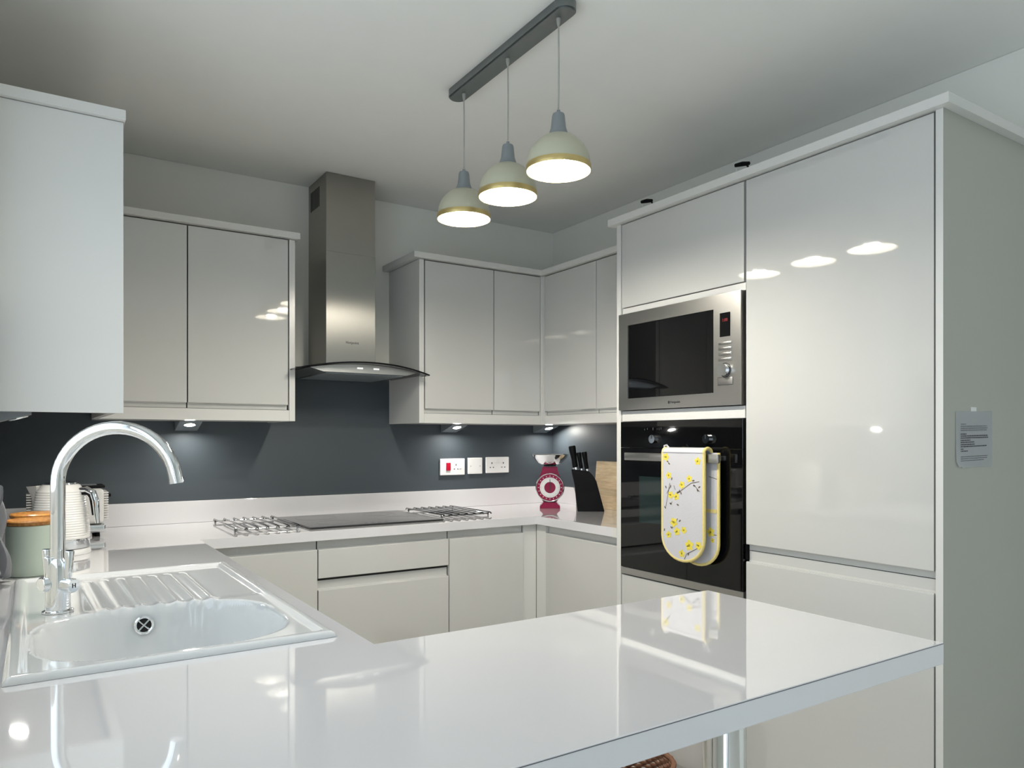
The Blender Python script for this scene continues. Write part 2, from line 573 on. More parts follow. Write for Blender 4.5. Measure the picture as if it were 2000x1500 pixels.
xs = [XL + 0.001, SKX0 + 0.014, SKX1 - 0.014, 0.501, PX1, XC, XR - 0.001]
ys = [PY0, PY1, SKY0 + 0.014, SKY1 - 0.014, 2.236, YC, YB - 0.001]
b = cell_plate(xs, ys, lambda x, y: in_top(x, y) and not (x > XC and y < 2.236), ZTB, ZT, 0.0015)
wt = thing('worktop', 'white gloss worktop running round three sides and out along the peninsula', 'worktop', (0.6, 2.0, ZT))
link('slab', b, M_TOP, wt, smooth=False)
b = NB()
box(b, 0.05, PX1 - 0.001, PY0 - 0.0006, PY0 - 0.0001, ZT - 0.0022, ZT - 0.0012)
link('edge_joint', b, M_INKG, wt, smooth=False)
o = part(wt, 'end_strip', M_PANEL, (XC - 0.0025, XC - 0.0003, 2.238, 2.262, ZTB + 0.0005, ZT - 0.001))
# upstands
b = box(NB(), XL + 0.0015, XR - 0.020, YB - 0.019, YB - 0.001, ZT + 0.0005, 1.003, 0.001)
tag(link('upstand', b, M_TOP, smooth=False), 'long white upstand along the back of the worktop under the dark wall', 'upstand')
b = NB()
prism(b, [(YB - 0.001, ZT + 0.0005), (3.165, ZT + 0.0005), (3.165, 0.965), (3.19, 1.003), (YB - 0.001, 1.003)], 'x', XR - 0.019, XR - 0.001)
tag(link('upstand', b, M_TOP, smooth=False), 'short white upstand with a clipped end behind the red scales', 'upstand')

# ------------------------------------------------------------------ wall cabinets
t = thing('wall_cabinet', 'cream gloss wall cabinet with two doors between left end cabinet and cooker hood', 'cabinet', (0.56, 3.2, ZUB), group='wall cabinets')
front_y(t, 0.206, 0.505, ZDB - 0.022, ZDT - 0.003, YF, 'bottom')
front_y(t, 0.506, 0.893, ZDB - 0.022, ZDT - 0.003, YF, 'bottom')
part(t, 'gap_shade_sheet', M_VOID, (0.206, 0.8965, YF + 0.0203, YF + 0.0215, ZDB - 0.022, 2.0945))
part(t, 'carcass', M_PANEL, (0.204, 0.894, YF + 0.022, YB - 0.001, ZUB + 0.002, ZUB + 0.018), (0.204, 0.894, YF + 0.022, YB - 0.001, ZDT - 0.018, ZDT), (0.204, 0.222, YF + 0.022, YB - 0.001, ZDB - 0.003, ZDT - 0.019))
part(t, 'end_panel', M_PANEL, (0.897, 0.921, YF, YB - 0.001, ZUB, ZDT), bev=0.001)
part(t, 'light_pelmet', M_PANEL, (0.204, 0.8965, YF, YF + 0.018, ZUB, ZDB - 0.024), bev=0.001)

t = thing('wall_cabinet', 'cream gloss wall cabinet with two doors on the back wall right of cooker hood', 'cabinet', (1.85, 3.2, ZUB), group='wall cabinets')
front_y(t, 1.519, 1.892, ZDB - 0.022, ZDT - 0.003, YF, 'bottom')
front_y(t, 1.893, 2.170, ZDB - 0.022, ZDT - 0.003, YF, 'bottom')
part(t, 'gap_shade_sheet', M_VOID, (1.5155, 2.18, YF + 0.0203, YF + 0.0215, ZDB - 0.022, 2.0945))
part(t, 'end_panel', M_PANEL, (1.491, 1.515, YF, YB - 0.001, ZUB, ZDT), bev=0.001)
part(t, 'carcass', M_PANEL, (1.517, 2.49, YF + 0.022, YB - 0.001, ZUB + 0.002, ZUB + 0.018), (1.517, 2.49, YF + 0.022, YB - 0.001, ZDT - 0.018, ZDT), (2.15, 2.49, YF + 0.023, YF + 0.04, ZDB - 0.003, ZDT - 0.019))
part(t, 'corner_post', M_PANEL, (2.172, XF, YF, YF + 0.018, ZUB, ZDT))
part(t, 'light_pelmet', M_PANEL, (1.5155, 2.1715, YF, YF + 0.018, ZUB, ZDB - 0.024), bev=0.001)

t = thing('wall_cabinet', 'cream gloss wall cabinet with two doors on the right wall beside the oven housing', 'cabinet', (2.35, 2.6, ZUB), group='wall cabinets')
front_x(t, 2.636, 3.043, ZDB - 0.022, ZDT - 0.003, XF, 'bottom')
front_x(t, 2.238, 2.635, ZDB - 0.022, ZDT - 0.003, XF, 'bottom')
part(t, 'gap_shade_sheet', M_VOID, (XF + 0.0203, XF + 0.0215, 2.238, 3.05, ZDB - 0.022, 2.0945))
part(t, 'corner_post', M_PANEL, (XF, XF + 0.018, 3.045, YF - 0.0005, ZUB, ZDT))
part(t, 'carcass', M_PANEL, (XF + 0.022, XR - 0.001, 2.237, 3.058, ZUB + 0.002, ZUB + 0.018), (XF + 0.022, XR - 0.001, 2.237, 3.058, ZDT - 0.018, ZDT), (XF + 0.022, XR - 0.001, 2.237, 2.255, ZDB - 0.003, ZDT - 0.019))
part(t, 'light_pelmet', M_PANEL, (XF, XF + 0.018, 2.238, 3.0445, ZUB, ZDB - 0.024), bev=0.001)

# left wall cabinet, its end panel faces the camera
ZLB = 1.334
t = thing('wall_cabinet', 'tall pale end panel of the wall cabinet nearest the window, upper left', 'cabinet', (0.04, 2.7, ZLB), group='wall cabinets')
part(t, 'end_panel', M_PANEL, (XL + 0.001, 0.203, 2.170, 2.188, ZLB, 2.094), bev=0.001)
part(t, 'carcass', M_PANEL, (XL + 0.001, 0.178, 2.190, YB - 0.001, ZDB + 0.002, ZDB + 0.018), (XL + 0.001, 0.178, 2.190, YB - 0.001, ZDT - 0.018, ZDT))
for k in range(2):
    pts = [(0.203 - d, z) for d, z in door_profile(ZDB - 0.022, ZDT - 0.003, 'bottom')]
    y0 = 2.189 + k * 0.435
    link('door', prism(NB(), pts, 'y', y0 + 0.0015, y0 + 0.4335), M_GLOSS, t, smooth=False)
part(t, 'light_pelmet', M_PANEL, (0.183, 0.203, 2.189, YF - 0.001, ZLB + 0.006, ZDB - 0.024))

# cornices
b = NB()
box(b, XL + 0.001, 0.207, 2.152, 2.40, 2.0955, 2.121, 0.001)
box(b, XL + 0.001, 0.207, 2.4003, YB - 0.001, 2.0955, 2.121)
box(b, 0.2073, 0.936, YF - 0.022, YB - 0.001, 2.0955, 2.121, 0.001)
tag(link('cornice', b, M_PANEL, smooth=False), 'pale flat cornice on top of the two left wall cabinets', 'cornice')
b = NB()
prism(b, [(1.456, YF - 0.022), (XF - 0.022, YF - 0.022), (XF - 0.022, 2.2375), (XR - 0.001, 2.2375), (XR - 0.001, YB - 0.001), (1.456, YB - 0.001)], 'z', 2.0955, 2.121)
tag(link('cornice', b, M_PANEL, smooth=False), 'pale flat corner cornice on top of the wall cabinets right of cooker hood', 'cornice')
b = NB()
prism(b, [(1.934, 0.953), (XR - 0.001, 0.953), (XR - 0.001, 2.262), (1.934, 2.262)], 'z', 2.1165, 2.1425)
tag(link('cornice', b, M_PANEL, smooth=False), 'pale flat cornice on top of the tall oven and fridge housings', 'cornice')

# ------------------------------------------------------------------ tall units
t = thing('fridge_housing', 'tall gloss fridge freezer housing with a long upper door and lower door', 'cabinet', (2.25, 1.3, 0), group='tall units')
front_x(t, 1.0005, 1.602, 0.903, 2.113, XT, 'bottom')
part(t, 'gap_shade_sheet', M_VOID, (XT + 0.0203, XT + 0.0215, 1.0, 1.6025, 0.09, 2.1155))
front_x(t, 1.0005, 1.602, 0.090, 0.901, XT, 'top')
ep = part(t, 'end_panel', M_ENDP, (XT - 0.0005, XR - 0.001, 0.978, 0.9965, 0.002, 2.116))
part(ep, 'lit_edge_band', M_PANEL, (XT - 0.002, XT - 0.0006, 0.978, 0.9965, 0.002, 2.116))  # paler strip, paints the light falling on the panel's front edge
part(t, 'side_gap_shade', M_VOID, (XT + 0.024, XR - 0.002, 0.9968, 0.9995, 0.15, 2.11))  # black sheet painting the shade in the gap beside the end panel
part(t, 'carcass', M_PANEL, (XT + 0.0262, XR - 0.002, 1.0000, 1.60, 0.15, 0.165), (XT + 0.0262, XR - 0.002, 1.0000, 1.60, 0.885, 0.90), (XT + 0.0262, XR - 0.002, 1.0000, 1.60, 2.09, 2.112), (XR - 0.02, XR - 0.002, 1.0000, 1.60, 0.166, 0.884))
part(t, 'pull_end_shade', M_BLACK, (XT + 0.004, XT + 0.019, 1.6022, 1.6068, 0.872, 0.921))  # black block painting the dark end of the finger-pull opening

t = thing('oven_housing', 'tall cream oven housing with top cupboard door holding microwave and oven', 'cabinet', (2.25, 1.9, 0), group='tall units')
front_x(t, 1.608, 2.207, 1.784, 2.113, XT)
part(t, 'gap_shade_sheet', M_VOID, (XT + 0.0203, XT + 0.0215, 1.603, 2.2095, 1.783, 2.1155))
front_x(t, 1.608, 2.207, 0.090, 0.733, XT, None, 'drawer')
part(t, 'side_panel', M_PANEL, (XT - 0.002, XR - 0.001, 2.2105, 2.2345, 0.002, 2.116), bev=0.001)
part(t, 'filler_strip', M_PANEL, (XT + 0.008, XT + 0.026, 1.608, 2.2075, 1.757, 1.782))
part(t, 'filler_strip', M_PANEL, (XT + 0.004, XT + 0.026, 1.608, 2.2075, 1.3365, 1.3765))
part(t, 'carcass', M_PANEL, (XT + 0.03, XR - 0.002, 1.608, 2.209, 1.76, 1.778), (XT + 0.03, XR - 0.002, 1.608, 2.209, 1.338, 1.356), (XT + 0.03, XR - 0.002, 1.608, 2.209, 0.735, 0.752), (XT + 0.03, XR - 0.002, 1.608, 2.209, 2.095, 2.112), (XT + 0.03, XR - 0.002, 1.608, 1.614, 0.152, 0.733))
b = NB()
box(b, XT + 0.010, XT + 0.024, 0.998, 2.209, 0.002, 0.088)
tag(link('plinth', b, M_PANEL, smooth=False), 'cream plinth board under the tall oven and fridge housings', 'plinth')

# ------------------------------------------------------------------ oven
OX = XT - 0.006
t = thing('oven', 'black glass built-in oven with steel bar handle and two round knobs', 'oven', (2.2, 1.9, 0.76))
part(t, 'control_panel', M_BLACKG, (OX, XT + 0.02, 1.6095, 2.2055, 1.2335, 1.334), bev=0.0015)
part(t, 'oven_door', M_BLACKG, (OX, XT + 0.02, 1.6095, 2.2055, 0.766, 1.2325), bev=0.0015)
part(t, 'body', M_STEEL, (XT + 0.03, XR - 0.06, 1.625, 2.195, 0.765, 1.325))
part(t, 'lower_trim', M_STEELH, (OX + 0.002, XT + 0.02, 1.6095, 2.2055, 0.738, 0.7645), bev=0.001)
part(t, 'oven_window', M_OVENIN, (OX - 0.0006, OX - 0.0001, 1.70, 2.10, 0.95, 1.125))
HX = 1.903
b = NB()
box(b, HX, HX + 0.014, 1.672, 2.130, 1.1865, 1.2155, 0.002)
h = link('handle', b, M_STEELH, t)
for yy in (1.70, 2.10):
    link('handle_post', box(NB(), HX + 0.0145, OX - 0.0002, yy - 0.008, yy + 0.008, 1.193, 1.209, 0.002), M_STEELH, h)
for yy in (2.015, 1.752):
    b = NB()
    cyl(b, (OX - 0.0001, yy, 1.267), (OX - 0.018, yy, 1.267), 0.0165, 0.0155, 32)
    k = link('knob', b, M_CHROME, t)
    b = NB()
    box(b, OX - 0.0195, OX - 0.0182, yy - 0.001, yy + 0.001, 1.268, 1.281)
    link('pointer', b, M_INK, k, smooth=False)
b = NB()
for i, yy in enumerate((2.07, 2.055, 2.025, 2.003, 1.993, 1.983)):
    box(b, OX - 0.0006, OX - 0.0002, yy - 0.0008, yy + 0.0008, 1.300 + 0.002 * (i % 2), 1.306 + 0.002 * (i % 3), mi=0)
link('dial_marks', b, M_INKG, t, smooth=False, kind='stuff')

# ------------------------------------------------------------------ microwave
MX = XT - 0.014
t = thing('microwave', 'stainless steel built-in microwave with dark door window above the oven', 'microwave', (2.2, 1.9, 1.38))
b = NB()
# frame around the window, control column at the right
MY0, MY1, MZ0, MZ1 = 1.611, 2.2085, 1.3795, 1.7555
VY0, VY1, VZ0, VZ1 = 1.726, 2.157, 1.424, 1.708
for q in ((MY0, VY0, MZ0, MZ1), (VY1, MY1, MZ0, MZ1), (VY0, VY1, MZ0, VZ0), (VY0, VY1, VZ1, MZ1)):
    box(b, MX, XT + 0.02, *q)
bmesh.ops.remove_doubles(b, verts=b.verts, dist=1e-5)
link('frame', b, M_STEELH, t, smooth=False)
part(t, 'door_window', M_BLACKG, (MX + 0.003, MX + 0.012, VY0 + 0.0005, VY1 - 0.0005, VZ0 + 0.0005, VZ1 - 0.0005))
part(t, 'body', M_STEEL, (XT + 0.03, XR - 0.08, 1.63, 2.19, 1.385, 1.75))
dsp = part(t, 'display', M_BLACKG, (MX - 0.0010, MX - 0.0001, 1.654, 1.698, 1.610, 1.690))
text_mesh('digits', '1:00', 0.014, frame((MX - 0.0014, 1.676, 1.665), (0, -1, 0), (0, 0, 1)), M_DIGIT, dsp)
for zz in (1.588, 1.570, 1.552, 1.534):
    b = NB()
    box(b, MX - 0.004, MX - 0.0001, 1.648, 1.702, zz - 0.0042, zz + 0.0042, 0.0012)
    link('button', b, M_STEELH, t)
b = NB()
cyl(b, (MX - 0.0001, 1.675, 1.498), (MX - 0.020, 1.675, 1.498), 0.0205, 0.0195, 32)
link('knob', b, M_CHROME, t)
b = NB()
tube(b, [(MX - 0.0008, 1.675 + 0.0232 * math.cos(a), 1.498 + 0.0232 * math.sin(a)) for a in [i * 2 * PI / 32 for i in range(32)]], 0.0012, 6, True)
link('knob_ring', b, M_INK, t)
b = NB()
box(b, MX - 0.0018, MX - 0.0001, 1.644, 1.706, 1.449, 1.473, 0.0006)
link('open_button', b, M_STEELH, t)
b = NB()
for q in ((1.6425, 1.7075, 1.4475, 1.4488), (1.6425, 1.7075, 1.4732, 1.4745), (1.6425, 1.6438, 1.4488, 1.4732), (1.7062, 1.7075, 1.4488, 1.4732)):
    box(b, MX - 0.0006, MX - 0.0001, *q)
link('button_outline', b, M_INK, t, smooth=False)
text_mesh('lettering', 'Hotpoint', 0.013, frame((MX - 0.0006, 1.904, 1.4005), (0, -1, 0), (0, 0, 1)), M_INK, t)
part(t, 'emblem', M_INK, (MX - 0.0012, MX - 0.0002, 1.932, 1.939, 1.396, 1.4055))

# ------------------------------------------------------------------ cooker hood
t = thing('cooker_hood', 'stainless chimney cooker hood with curved smoked glass canopy above the hob', 'cooker hood', (1.2, 3.2, 1.545))
HX0, HX1, HY = 1.086, 1.316, 3.157
part(t, 'lower_chimney', M_HOOD, (HX0, HX1, HY, YB - 0.001, 1.598, 2.095), bev=0.0012)
uc = part(t, 'upper_chimney', M_HOOD, (HX0 + 0.0008, HX1 - 0.0008, HY + 0.0008, YB - 0.001, 2.0952, ZC - 0.001), bev=0.0012)
b = NB()
for k in range(6):
    y0 = 3.250 + k * 0.0215
    box(b, HX0 + 0.0006, HX0 + 0.0013, y0, y0 + 0.015, 2.315, 2.405)
link('vent', b, M_BLACK, uc, smooth=False)
text_mesh('lettering', 'Hotpoint', 0.0165, frame((1.206, HY - 0.0006, 1.698), (1, 0, 0), (0, 0, 1)), M_INK, t)


def arc_z(x):
    u = (x - 1.203) / 0.303
    return 1.594 - 0.036 * u * u


def front_yy(x):
    u = (x - 1.203) / 0.303
    return 2.945 + 0.045 * u * u


b = NB()
N = 28
gx = [0.900 + 0.606 * i / N for i in range(N + 1)]
rows = []
for x in gx:
    z = arc_z(x)
    yf = front_yy(x)
    rows.append([b.verts.new(p) for p in ((x, yf, z), (x, yf, z - 0.006), (x, 3.37, z - 0.006), (x, 3.37, z))])
for a, c in zip(rows, rows[1:]):
    for k in range(4):
        b.faces.new((a[k], a[(k + 1) % 4], c[(k + 1) % 4], c[k]))
b.faces.new(rows[0])
b.faces.new(rows[-1][::-1])
bmesh.ops.recalc_face_normals(b, faces=b.faces)
link('glass_canopy', b, M_SMOKE, t)
b = NB()
tube(b, [(x, front_yy(x) - 0.0012, arc_z(x) - 0.003) for x in gx], 0.0034, 8)
link('glass_edge', b, M_BLACK, t)
b = NB()
xs2 = [0.962 + 0.486 * i / 24 for i in range(25)]
pts = [(x, arc_z(x) - 0.0075) for x in xs2] + [(1.40, 1.5485), (1.02, 1.5485)]
prism(b, pts, 'y', 2.995, 3.385)
hb = link('control_panel', b, M_STEELH, t, smooth=False)
part(hb, 'grease_filter', M_GREYM, (1.035, 1.385, 3.01, 3.375, 1.5435, 1.5482), bev=0.001)
for xa in (1.166, 1.240):
    link('button_light', box(NB(), xa, xa + 0.026, 2.9938, 2.9948, 1.566, 1.573), M_DIGITW, hb, smooth=False)

# ------------------------------------------------------------------ hob
t = thing('hob', 'black ceramic glass hob set into the white worktop below the hood', 'hob', (1.22, 3.1, ZT))
part(t, 'glass', M_HOB, (0.922, 1.516, 2.868, 3.342, ZT + 0.0008, ZT + 0.0075), bev=0.002)
b = NB()
for (cx, cy, r) in ((1.06, 3.22, 0.09), (1.36, 3.22, 0.075), (1.07, 3.0, 0.075), (1.36, 3.0, 0.09)):
    b = NB()
    tube(b, [(cx + r * math.cos(a), cy + r * math.sin(a), ZT + 0.0072) for a in [i * 2 * PI / 48 for i in range(48)]], 0.0007, 4, True)
    link('ring_mark', b, M_GREYM, t)
b = NB()
for k in range(4):
    box(b, 1.16 + k * 0.03, 1.175 + k * 0.03, 2.895, 2.903, ZT + 0.0075, ZT + 0.0079)
link('touch_marks', b, M_INKG, t, smooth=False)

# ------------------------------------------------------------------ trivets


def trivet(x0, x1, y0, y1, label):
    t = thing('trivet', label, 'trivet', ((x0 + x1) / 2, (y0 + y1) / 2, ZT), group='wire trivets')
    h = 0.0155
    for k in range(7):
        x = x0 + (x1 - x0) * k / 6
        b = NB()
        path = [(x, y0, ZT + h - 0.006), (x, y0 + 0.008, ZT + h), (x, y1 - 0.008, ZT + h), (x, y1, ZT + h - 0.006)]
        tube(b, path, 0.0033, 8)
        link('rod', b, M_WIRE, t)
    for y in (y0 + 0.03, y1 - 0.03):
        b = NB()
        tube(b, [(x0 - 0.004, y, ZT + h - 0.0068), (x1 + 0.004, y, ZT + h - 0.0068)], 0.0033, 8)
        link('cross_bar', b, M_WIRE, t)
    for x in (x0, x1):
        for y in (y0 + 0.03, y1 - 0.03):
            b = NB()
            tube(b, [(x, y, ZT + 0.0005), (x, y, ZT + h - 0.006)], 0.0036, 8)
            link('foot', b, M_WIRE, t)
    return t


trivet(0.655, 0.895, 2.915, 3.335, 'wire trivet of chrome rods lying left of the black hob')
trivet(1.556, 1.800, 2.935, 3.345, 'wire trivet of chrome rods lying right of the black hob')

# ------------------------------------------------------------------ sink
NX, NY = 125, 228
b = NB()
BX, BY, BAX, BAY = 0.210, 1.520, 0.202, 0.186
RID = [0.125 + i * 0.0345 for i in range(7)]


def smooth(a, c, x):
    u = max(0.0, min(1.0, (x - a) / (c - a)))
    return u * u * (3 - 2 * u)


def sink_z(x, y):
    e = min(x - SKX0, SKX1 - x, y - SKY0, SKY1 - y)
    z = 0.921 - 0.008 * (1 - smooth(0, 0.006, e))
    inner = smooth(0.018, 0.030, e)
    z -= 0.005 * inner
    # drainer slope and ridges
    if y > 1.68:
        fade = smooth(1.69, 1.73, y) * (1 - smooth(2.09, 2.13, y))
        z -= 0.0025 * smooth(1.70, 1.75, y) * inner * smooth(0.085, 0.11, x)
        for i, rx in enumerate(RID):
            cx = rx + 0.010 * (1 - i / 6.0) * (y - 1.75) / -0.4
            z += 0.0042 * math.exp(-((x - cx) / 0.0085) ** 2) * smooth(1.66, 1.70, y) * (1 - smooth(2.07, 2.12, y))
    # bowl
    u, v = abs((x - BX) / BAX), abs((y - BY) / BAY)
    p = (u ** 3.0 + v ** 3.0) ** (1 / 3.0)
    if p < 1.10:
        d = smooth(1.07, 0.78, p) if False else 1 - smooth(0.84, 1.05, p)
        z -= 0.165 * d ** 0.8
    return z


G = [[None] * (NY + 1) for _ in range(NX + 1)]
for i in range(NX + 1):
    x = SKX0 + (SKX1 - SKX0) * i / NX
    for j in range(NY + 1):
        y = SKY0 + (SKY1 - SKY0) * j / NY
        G[i][j] = b.verts.new((x, y, sink_z(x, y)))
for i in range(NX):
    for j in range(NY):
        b.faces.new((G[i][j], G[i + 1][j], G[i + 1][j + 1], G[i][j + 1]))
# outer skirt down to the worktop
edge = [G[i][0] for i in range(NX)] + [G[NX][j] for j in range(NY)] + [G[i][NY] for i in range(NX, 0, -1)] + [G[0][j] for j in range(NY, 0, -1)]
low = [b.verts.new((v.co.x, v.co.y, ZT + 0.0004)) for v in edge]
n = len(edge)
for k in range(n):
    b.faces.new((edge[k], low[k], low[(k + 1) % n], edge[(k + 1) % n]))
bmesh.ops.recalc_face_normals(b, faces=b.faces)
t = thing('sink', 'white ceramic inset sink with ridged drainer and one bowl', 'sink', (0.21, 1.74, ZT))
link('basin', b, M_SINK, t, angle=60)
# overflow grate on the far bowl wall, leaning with it
yw = BY + 0.05
while sink_z(0.197, yw) < 0.879:
    yw += 0.001
OV = Vector((0.197, yw, 0.879))
s1 = (sink_z(0.197, yw + 0.006) - sink_z(0.197, yw - 0.006)) / 0.012
nrm = Vector((0, -s1, 1)).normalized()
if nrm.y > 0:
    nrm = -nrm
ux = Vector((1, 0, 0))
uy = nrm.cross(ux).normalized()


def disc_pts(r, lift, seg=32):
    return [OV + nrm * lift + ux * r * math.cos(2 * PI * k / seg) + uy * r * math.sin(2 * PI * k / seg) for k in range(seg)]


b = NB()
tube(b, disc_pts(0.0165, 0.0035), 0.0035, 8, True)
ovr = link('overflow_ring', b, M_CHROME, t)
b = NB()
b.faces.new([b.verts.new(p) for p in disc_pts(0.0165, 0.0022)])
link('overflow_hole', b, M_VOID, ovr, smooth=False)
b = NB()
for a in (PI / 4, 3 * PI / 4):
    dv = ux * math.cos(a) + uy * math.sin(a)
    tube(b, [OV + nrm * 0.005 + dv * 0.015, OV + nrm * 0.005 - dv * 0.015], 0.0017, 8)
link('overflow_cross', b, M_CHROME, ovr)
b = NB()
lathe(b, [(0, 0.0), (0.030, 0.0), (0.040, 0.002), (0.042, 0.001), (0.042, -0.002)], 32, (BX, BY, sink_z(BX, BY) + 0.0025))
link('waste', b, M_CHROME, t)

# ------------------------------------------------------------------ tap
TX, TY = 0.046, 1.755
TZ = sink_z(TX, TY) + 0.0006
t = thing('mixer_tap', 'chrome swan neck mixer tap with small upright levers behind the sink bowl', 'tap', (TX, TY, TZ))
b = NB()
lathe(b, [(0, 0), (0.028, 0), (0.028, 0.003), (0.024, 0.005), (0.0228, 0.006), (0.0215, 0.085), (0.0205, 0.098), (0.017, 0.104), (0.0142, 0.108), (0, 0.108)], 40, (TX, TY, TZ))
link('body', b, M_CHROME, t)
ang = math.radians(-25)
dx, dy = math.cos(ang), math.sin(ang)
R = 0.113
zc = 1.290 - R
path = [(TX, TY, TZ + 0.1), (TX, TY, zc - 0.05), (TX, TY, zc - 0.02)]
for k in range(25):
    a = PI - math.radians(170) * k / 24
    path.append((TX + dx * (R + R * math.cos(a)), TY + dy * (R + R * math.cos(a)), zc + R * math.sin(a)))
a = PI - math.radians(170)
tx, tz = math.sin(a), -math.cos(a)
px, py, pz = path[-1]
path.append((px + dx * tx * 0.016, py + dy * tx * 0.016, pz + tz * 0.016))
b = NB()
tube(b, path, 0.0135, 24)
sp = link('spout', b, M_CHROME, t)
px, py, pz = path[-1]
b = NB()
cyl(b, (px, py, pz + 0.0015), (px + dx * tx * 0.006, py + dy * tx * 0.006, pz + tz * 0.006), 0.0142, 0.0142)
link('aerator', b, M_CHROME, sp)


def lever(direction, zb, length, lh, cap):
    d = Vector(direction).normalized()
    o = Vector((TX, TY, TZ + zb))
    b = NB()
    tube(b, [o + d * 0.018, o + d * (length - 0.003), o + d * length], [0.0145, 0.0145, 0.0130], 28)
    h = link('handle', b, M_CHROME, t)
    b = NB()
    q = o + d * (length - 0.016)
    tube(b, [q + Vector((0, 0, 0.010)), q + Vector((0, 0, lh)) + d * 0.004, q + Vector((0, 0, lh + 0.002)) + d * 0.004], [0.0062, 0.0088, 0.0075], 20)
    link('lever', b, M_CHROME, h)
    if cap:
        xd = Vector((-d.y, d.x, 0))
        text_mesh('lettering', 'H', 0.013, frame(o + d * (length + 0.0004), xd, (0, 0, 1)), M_INK, h)
    return h


lever((0.62, -0.78, 0), 0.055, 0.043, 0.068, True)
lever((-0.62, 0.78, 0), 0.055, 0.043, 0.068, False)
lever((-0.72, -0.25, 0), 0.058, 0.030, 0.052, False)

# ------------------------------------------------------------------ canisters, kettle, toaster


def canister(loc, label, h=0.131, r=0.058):
    t = thing('canister', label, 'canister', loc, group='sage canisters')
    b = NB()
    lathe(b, [(0, 0.0), (r - 0.003, 0.0), (r, 0.003), (r, h - 0.002), (r - 0.002, h), (r - 0.004, h - 0.002), (r - 0.004, 0.006), (0, 0.006)], 48)
    link('jar', b, M_SAGE, t, local=True)
    b = NB()
    lathe(b, [(0, h + 0.0005), (r - 0.002, h + 0.0005), (r + 0.002, h + 0.004), (r + 0.002, h + 0.010), (r - 0.001, h + 0.0135), (0, h + 0.0135)], 48)
    link('lid', b, M_ACACIA, t, local=True)
    return t


c1 = canister((0.002, 2.325, ZT + 0.0005), 'sage green canister with wooden lid, the one nearest the tap')
canister((0.010, 2.462, ZT + 0.0005), 'sage green canister with wooden lid mostly hidden behind the nearer canister', 0.136)

KX, KY = 0.078, 2.690
t = thing('kettle', 'white ribbed electric kettle with chrome handle standing behind the tap', 'kettle', (KX, KY, ZT + 0.0005), math.radians(-33))
b = NB()
lathe(b, [(0, 0), (0.082, 0), (0.083, 0.004), (0.080, 0.016), (0.074, 0.019), (0, 0.019)], 48)
link('power_base', b, M_WHITEP, t, local=True)
b = NB()
lathe(b, [(0.0, 0.0195), (0.079, 0.0195), (0.080, 0.024), (0.0795, 0.048), (0.0, 0.048)], 48)
kb = link('chrome_band', b, M_CHROME, t, local=True)
b = NB()
box(b, -0.012, 0.012, -0.0812, -0.0785, 0.030, 0.049)
link('water_gauge', b, M_BLACK, kb, local=True, smooth=False)
prof = [(0, 0.0485), (0.0795, 0.0485)]
NR = 20
for k in range(NR):
    z = 0.050 + k * 0.0074
    u = (z - 0.05) / 0.15
    r = 0.0795 - 0.016 * u ** 1.7
    prof += [(r, z), (r + 0.0012, z + 0.0026), (r + 0.0008, z + 0.0052), (r - 0.0006, z + 0.0068)]
prof += [(0.060, 0.202), (0.054, 0.212), (0.048, 0.216), (0, 0.216)]
b = NB()
lathe(b, prof, 56)
kb2 = link('body', b, M_CREAM, t, local=True)
b = NB()
lathe(b, [(0, 0.2165), (0.046, 0.2165), (0.044, 0.221), (0.02, 0.224), (0.012, 0.228), (0, 0.229)], 40)
link('lid', b, M_CHROME, t, local=True)
b = NB()
sv = [(-0.060, 0.026, 0.212), (-0.060, -0.026, 0.212), (-0.106, -0.003, 0.208), (-0.106, 0.003, 0.208), (-0.066, 0.006, 0.135), (-0.066, -0.006, 0.135)]
V = [b.verts.new(p) for p in sv]
for f in ((0, 1, 2, 3), (1, 5, 2), (0, 3, 4), (3, 2, 5, 4), (0, 4, 5, 1)):
    b.faces.new([V[i] for i in f])
bmesh.ops.recalc_face_normals(b, faces=b.faces)
link('spout', b, M_CREAM, t, local=True, smooth=False)
b = NB()
tube(b, [(0.058, 0, 0.196), (0.080, 0, 0.200), (0.100, 0, 0.190), (0.108, 0, 0.165), (0.112, 0, 0.12), (0.115, 0, 0.095)], [0.009, 0.010, 0.010, 0.010, 0.009, 0.007], 16)
link('handle', b, M_CHROME, t, local=True)
b = NB()
tube(b, [(0.066, 0, 0.188), (0.085, 0, 0.187), (0.094, 0, 0.176), (0.099, 0, 0.15), (0.103, 0, 0.12)], 0.0055, 10)
link('handle_grip', b, M_BLACK, t, local=True)

t = thing('toaster', 'white ribbed toaster with black slots standing behind the kettle', 'toaster', (0.114, 3.16, ZT + 0.0005))
b = NB()
box(b, -0.118, 0.118, -0.080, 0.080, 0.014, 0.045, 0.010, 3)
link('base', b, M_CHROME, t, local=True)
b = NB()
box(b, -0.112, 0.112, -0.083, 0.083, 0.046, 0.176, 0.016, 4)
tb = link('body', b, M_CREAM, t, local=True)
b = NB()
for k in range(12):
    z = 0.060 + k * 0.0088
    box(b, -0.128, -0.1115, -0.070, 0.070, z, z + 0.0052, 0.001, 1)
    box(b, 0.1115, 0.126, -0.070, 0.070, z, z + 0.0052, 0.001, 1)
link('ribs', b, M_CREAM, tb, local=True)
b = NB()
box(b, -0.115, 0.115, -0.070, 0.070, 0.1765, 0.186, 0.003, 2)
link('top_plate', b, M_BLACK, t, local=True)
b = NB()
for y in (-0.030, 0.030):
    box(b, -0.09, 0.09, y - 0.013, y + 0.013, 0.1862, 0.1885, 0.0005, 1)
link('slot', b, M_CHROME, t, local=True)
b = NB()
box(b, 0.1265, 0.1365, -0.050, -0.020, 0.142, 0.154, 0.003, 2)
link('lever', b, M_BLACK, t, local=True)
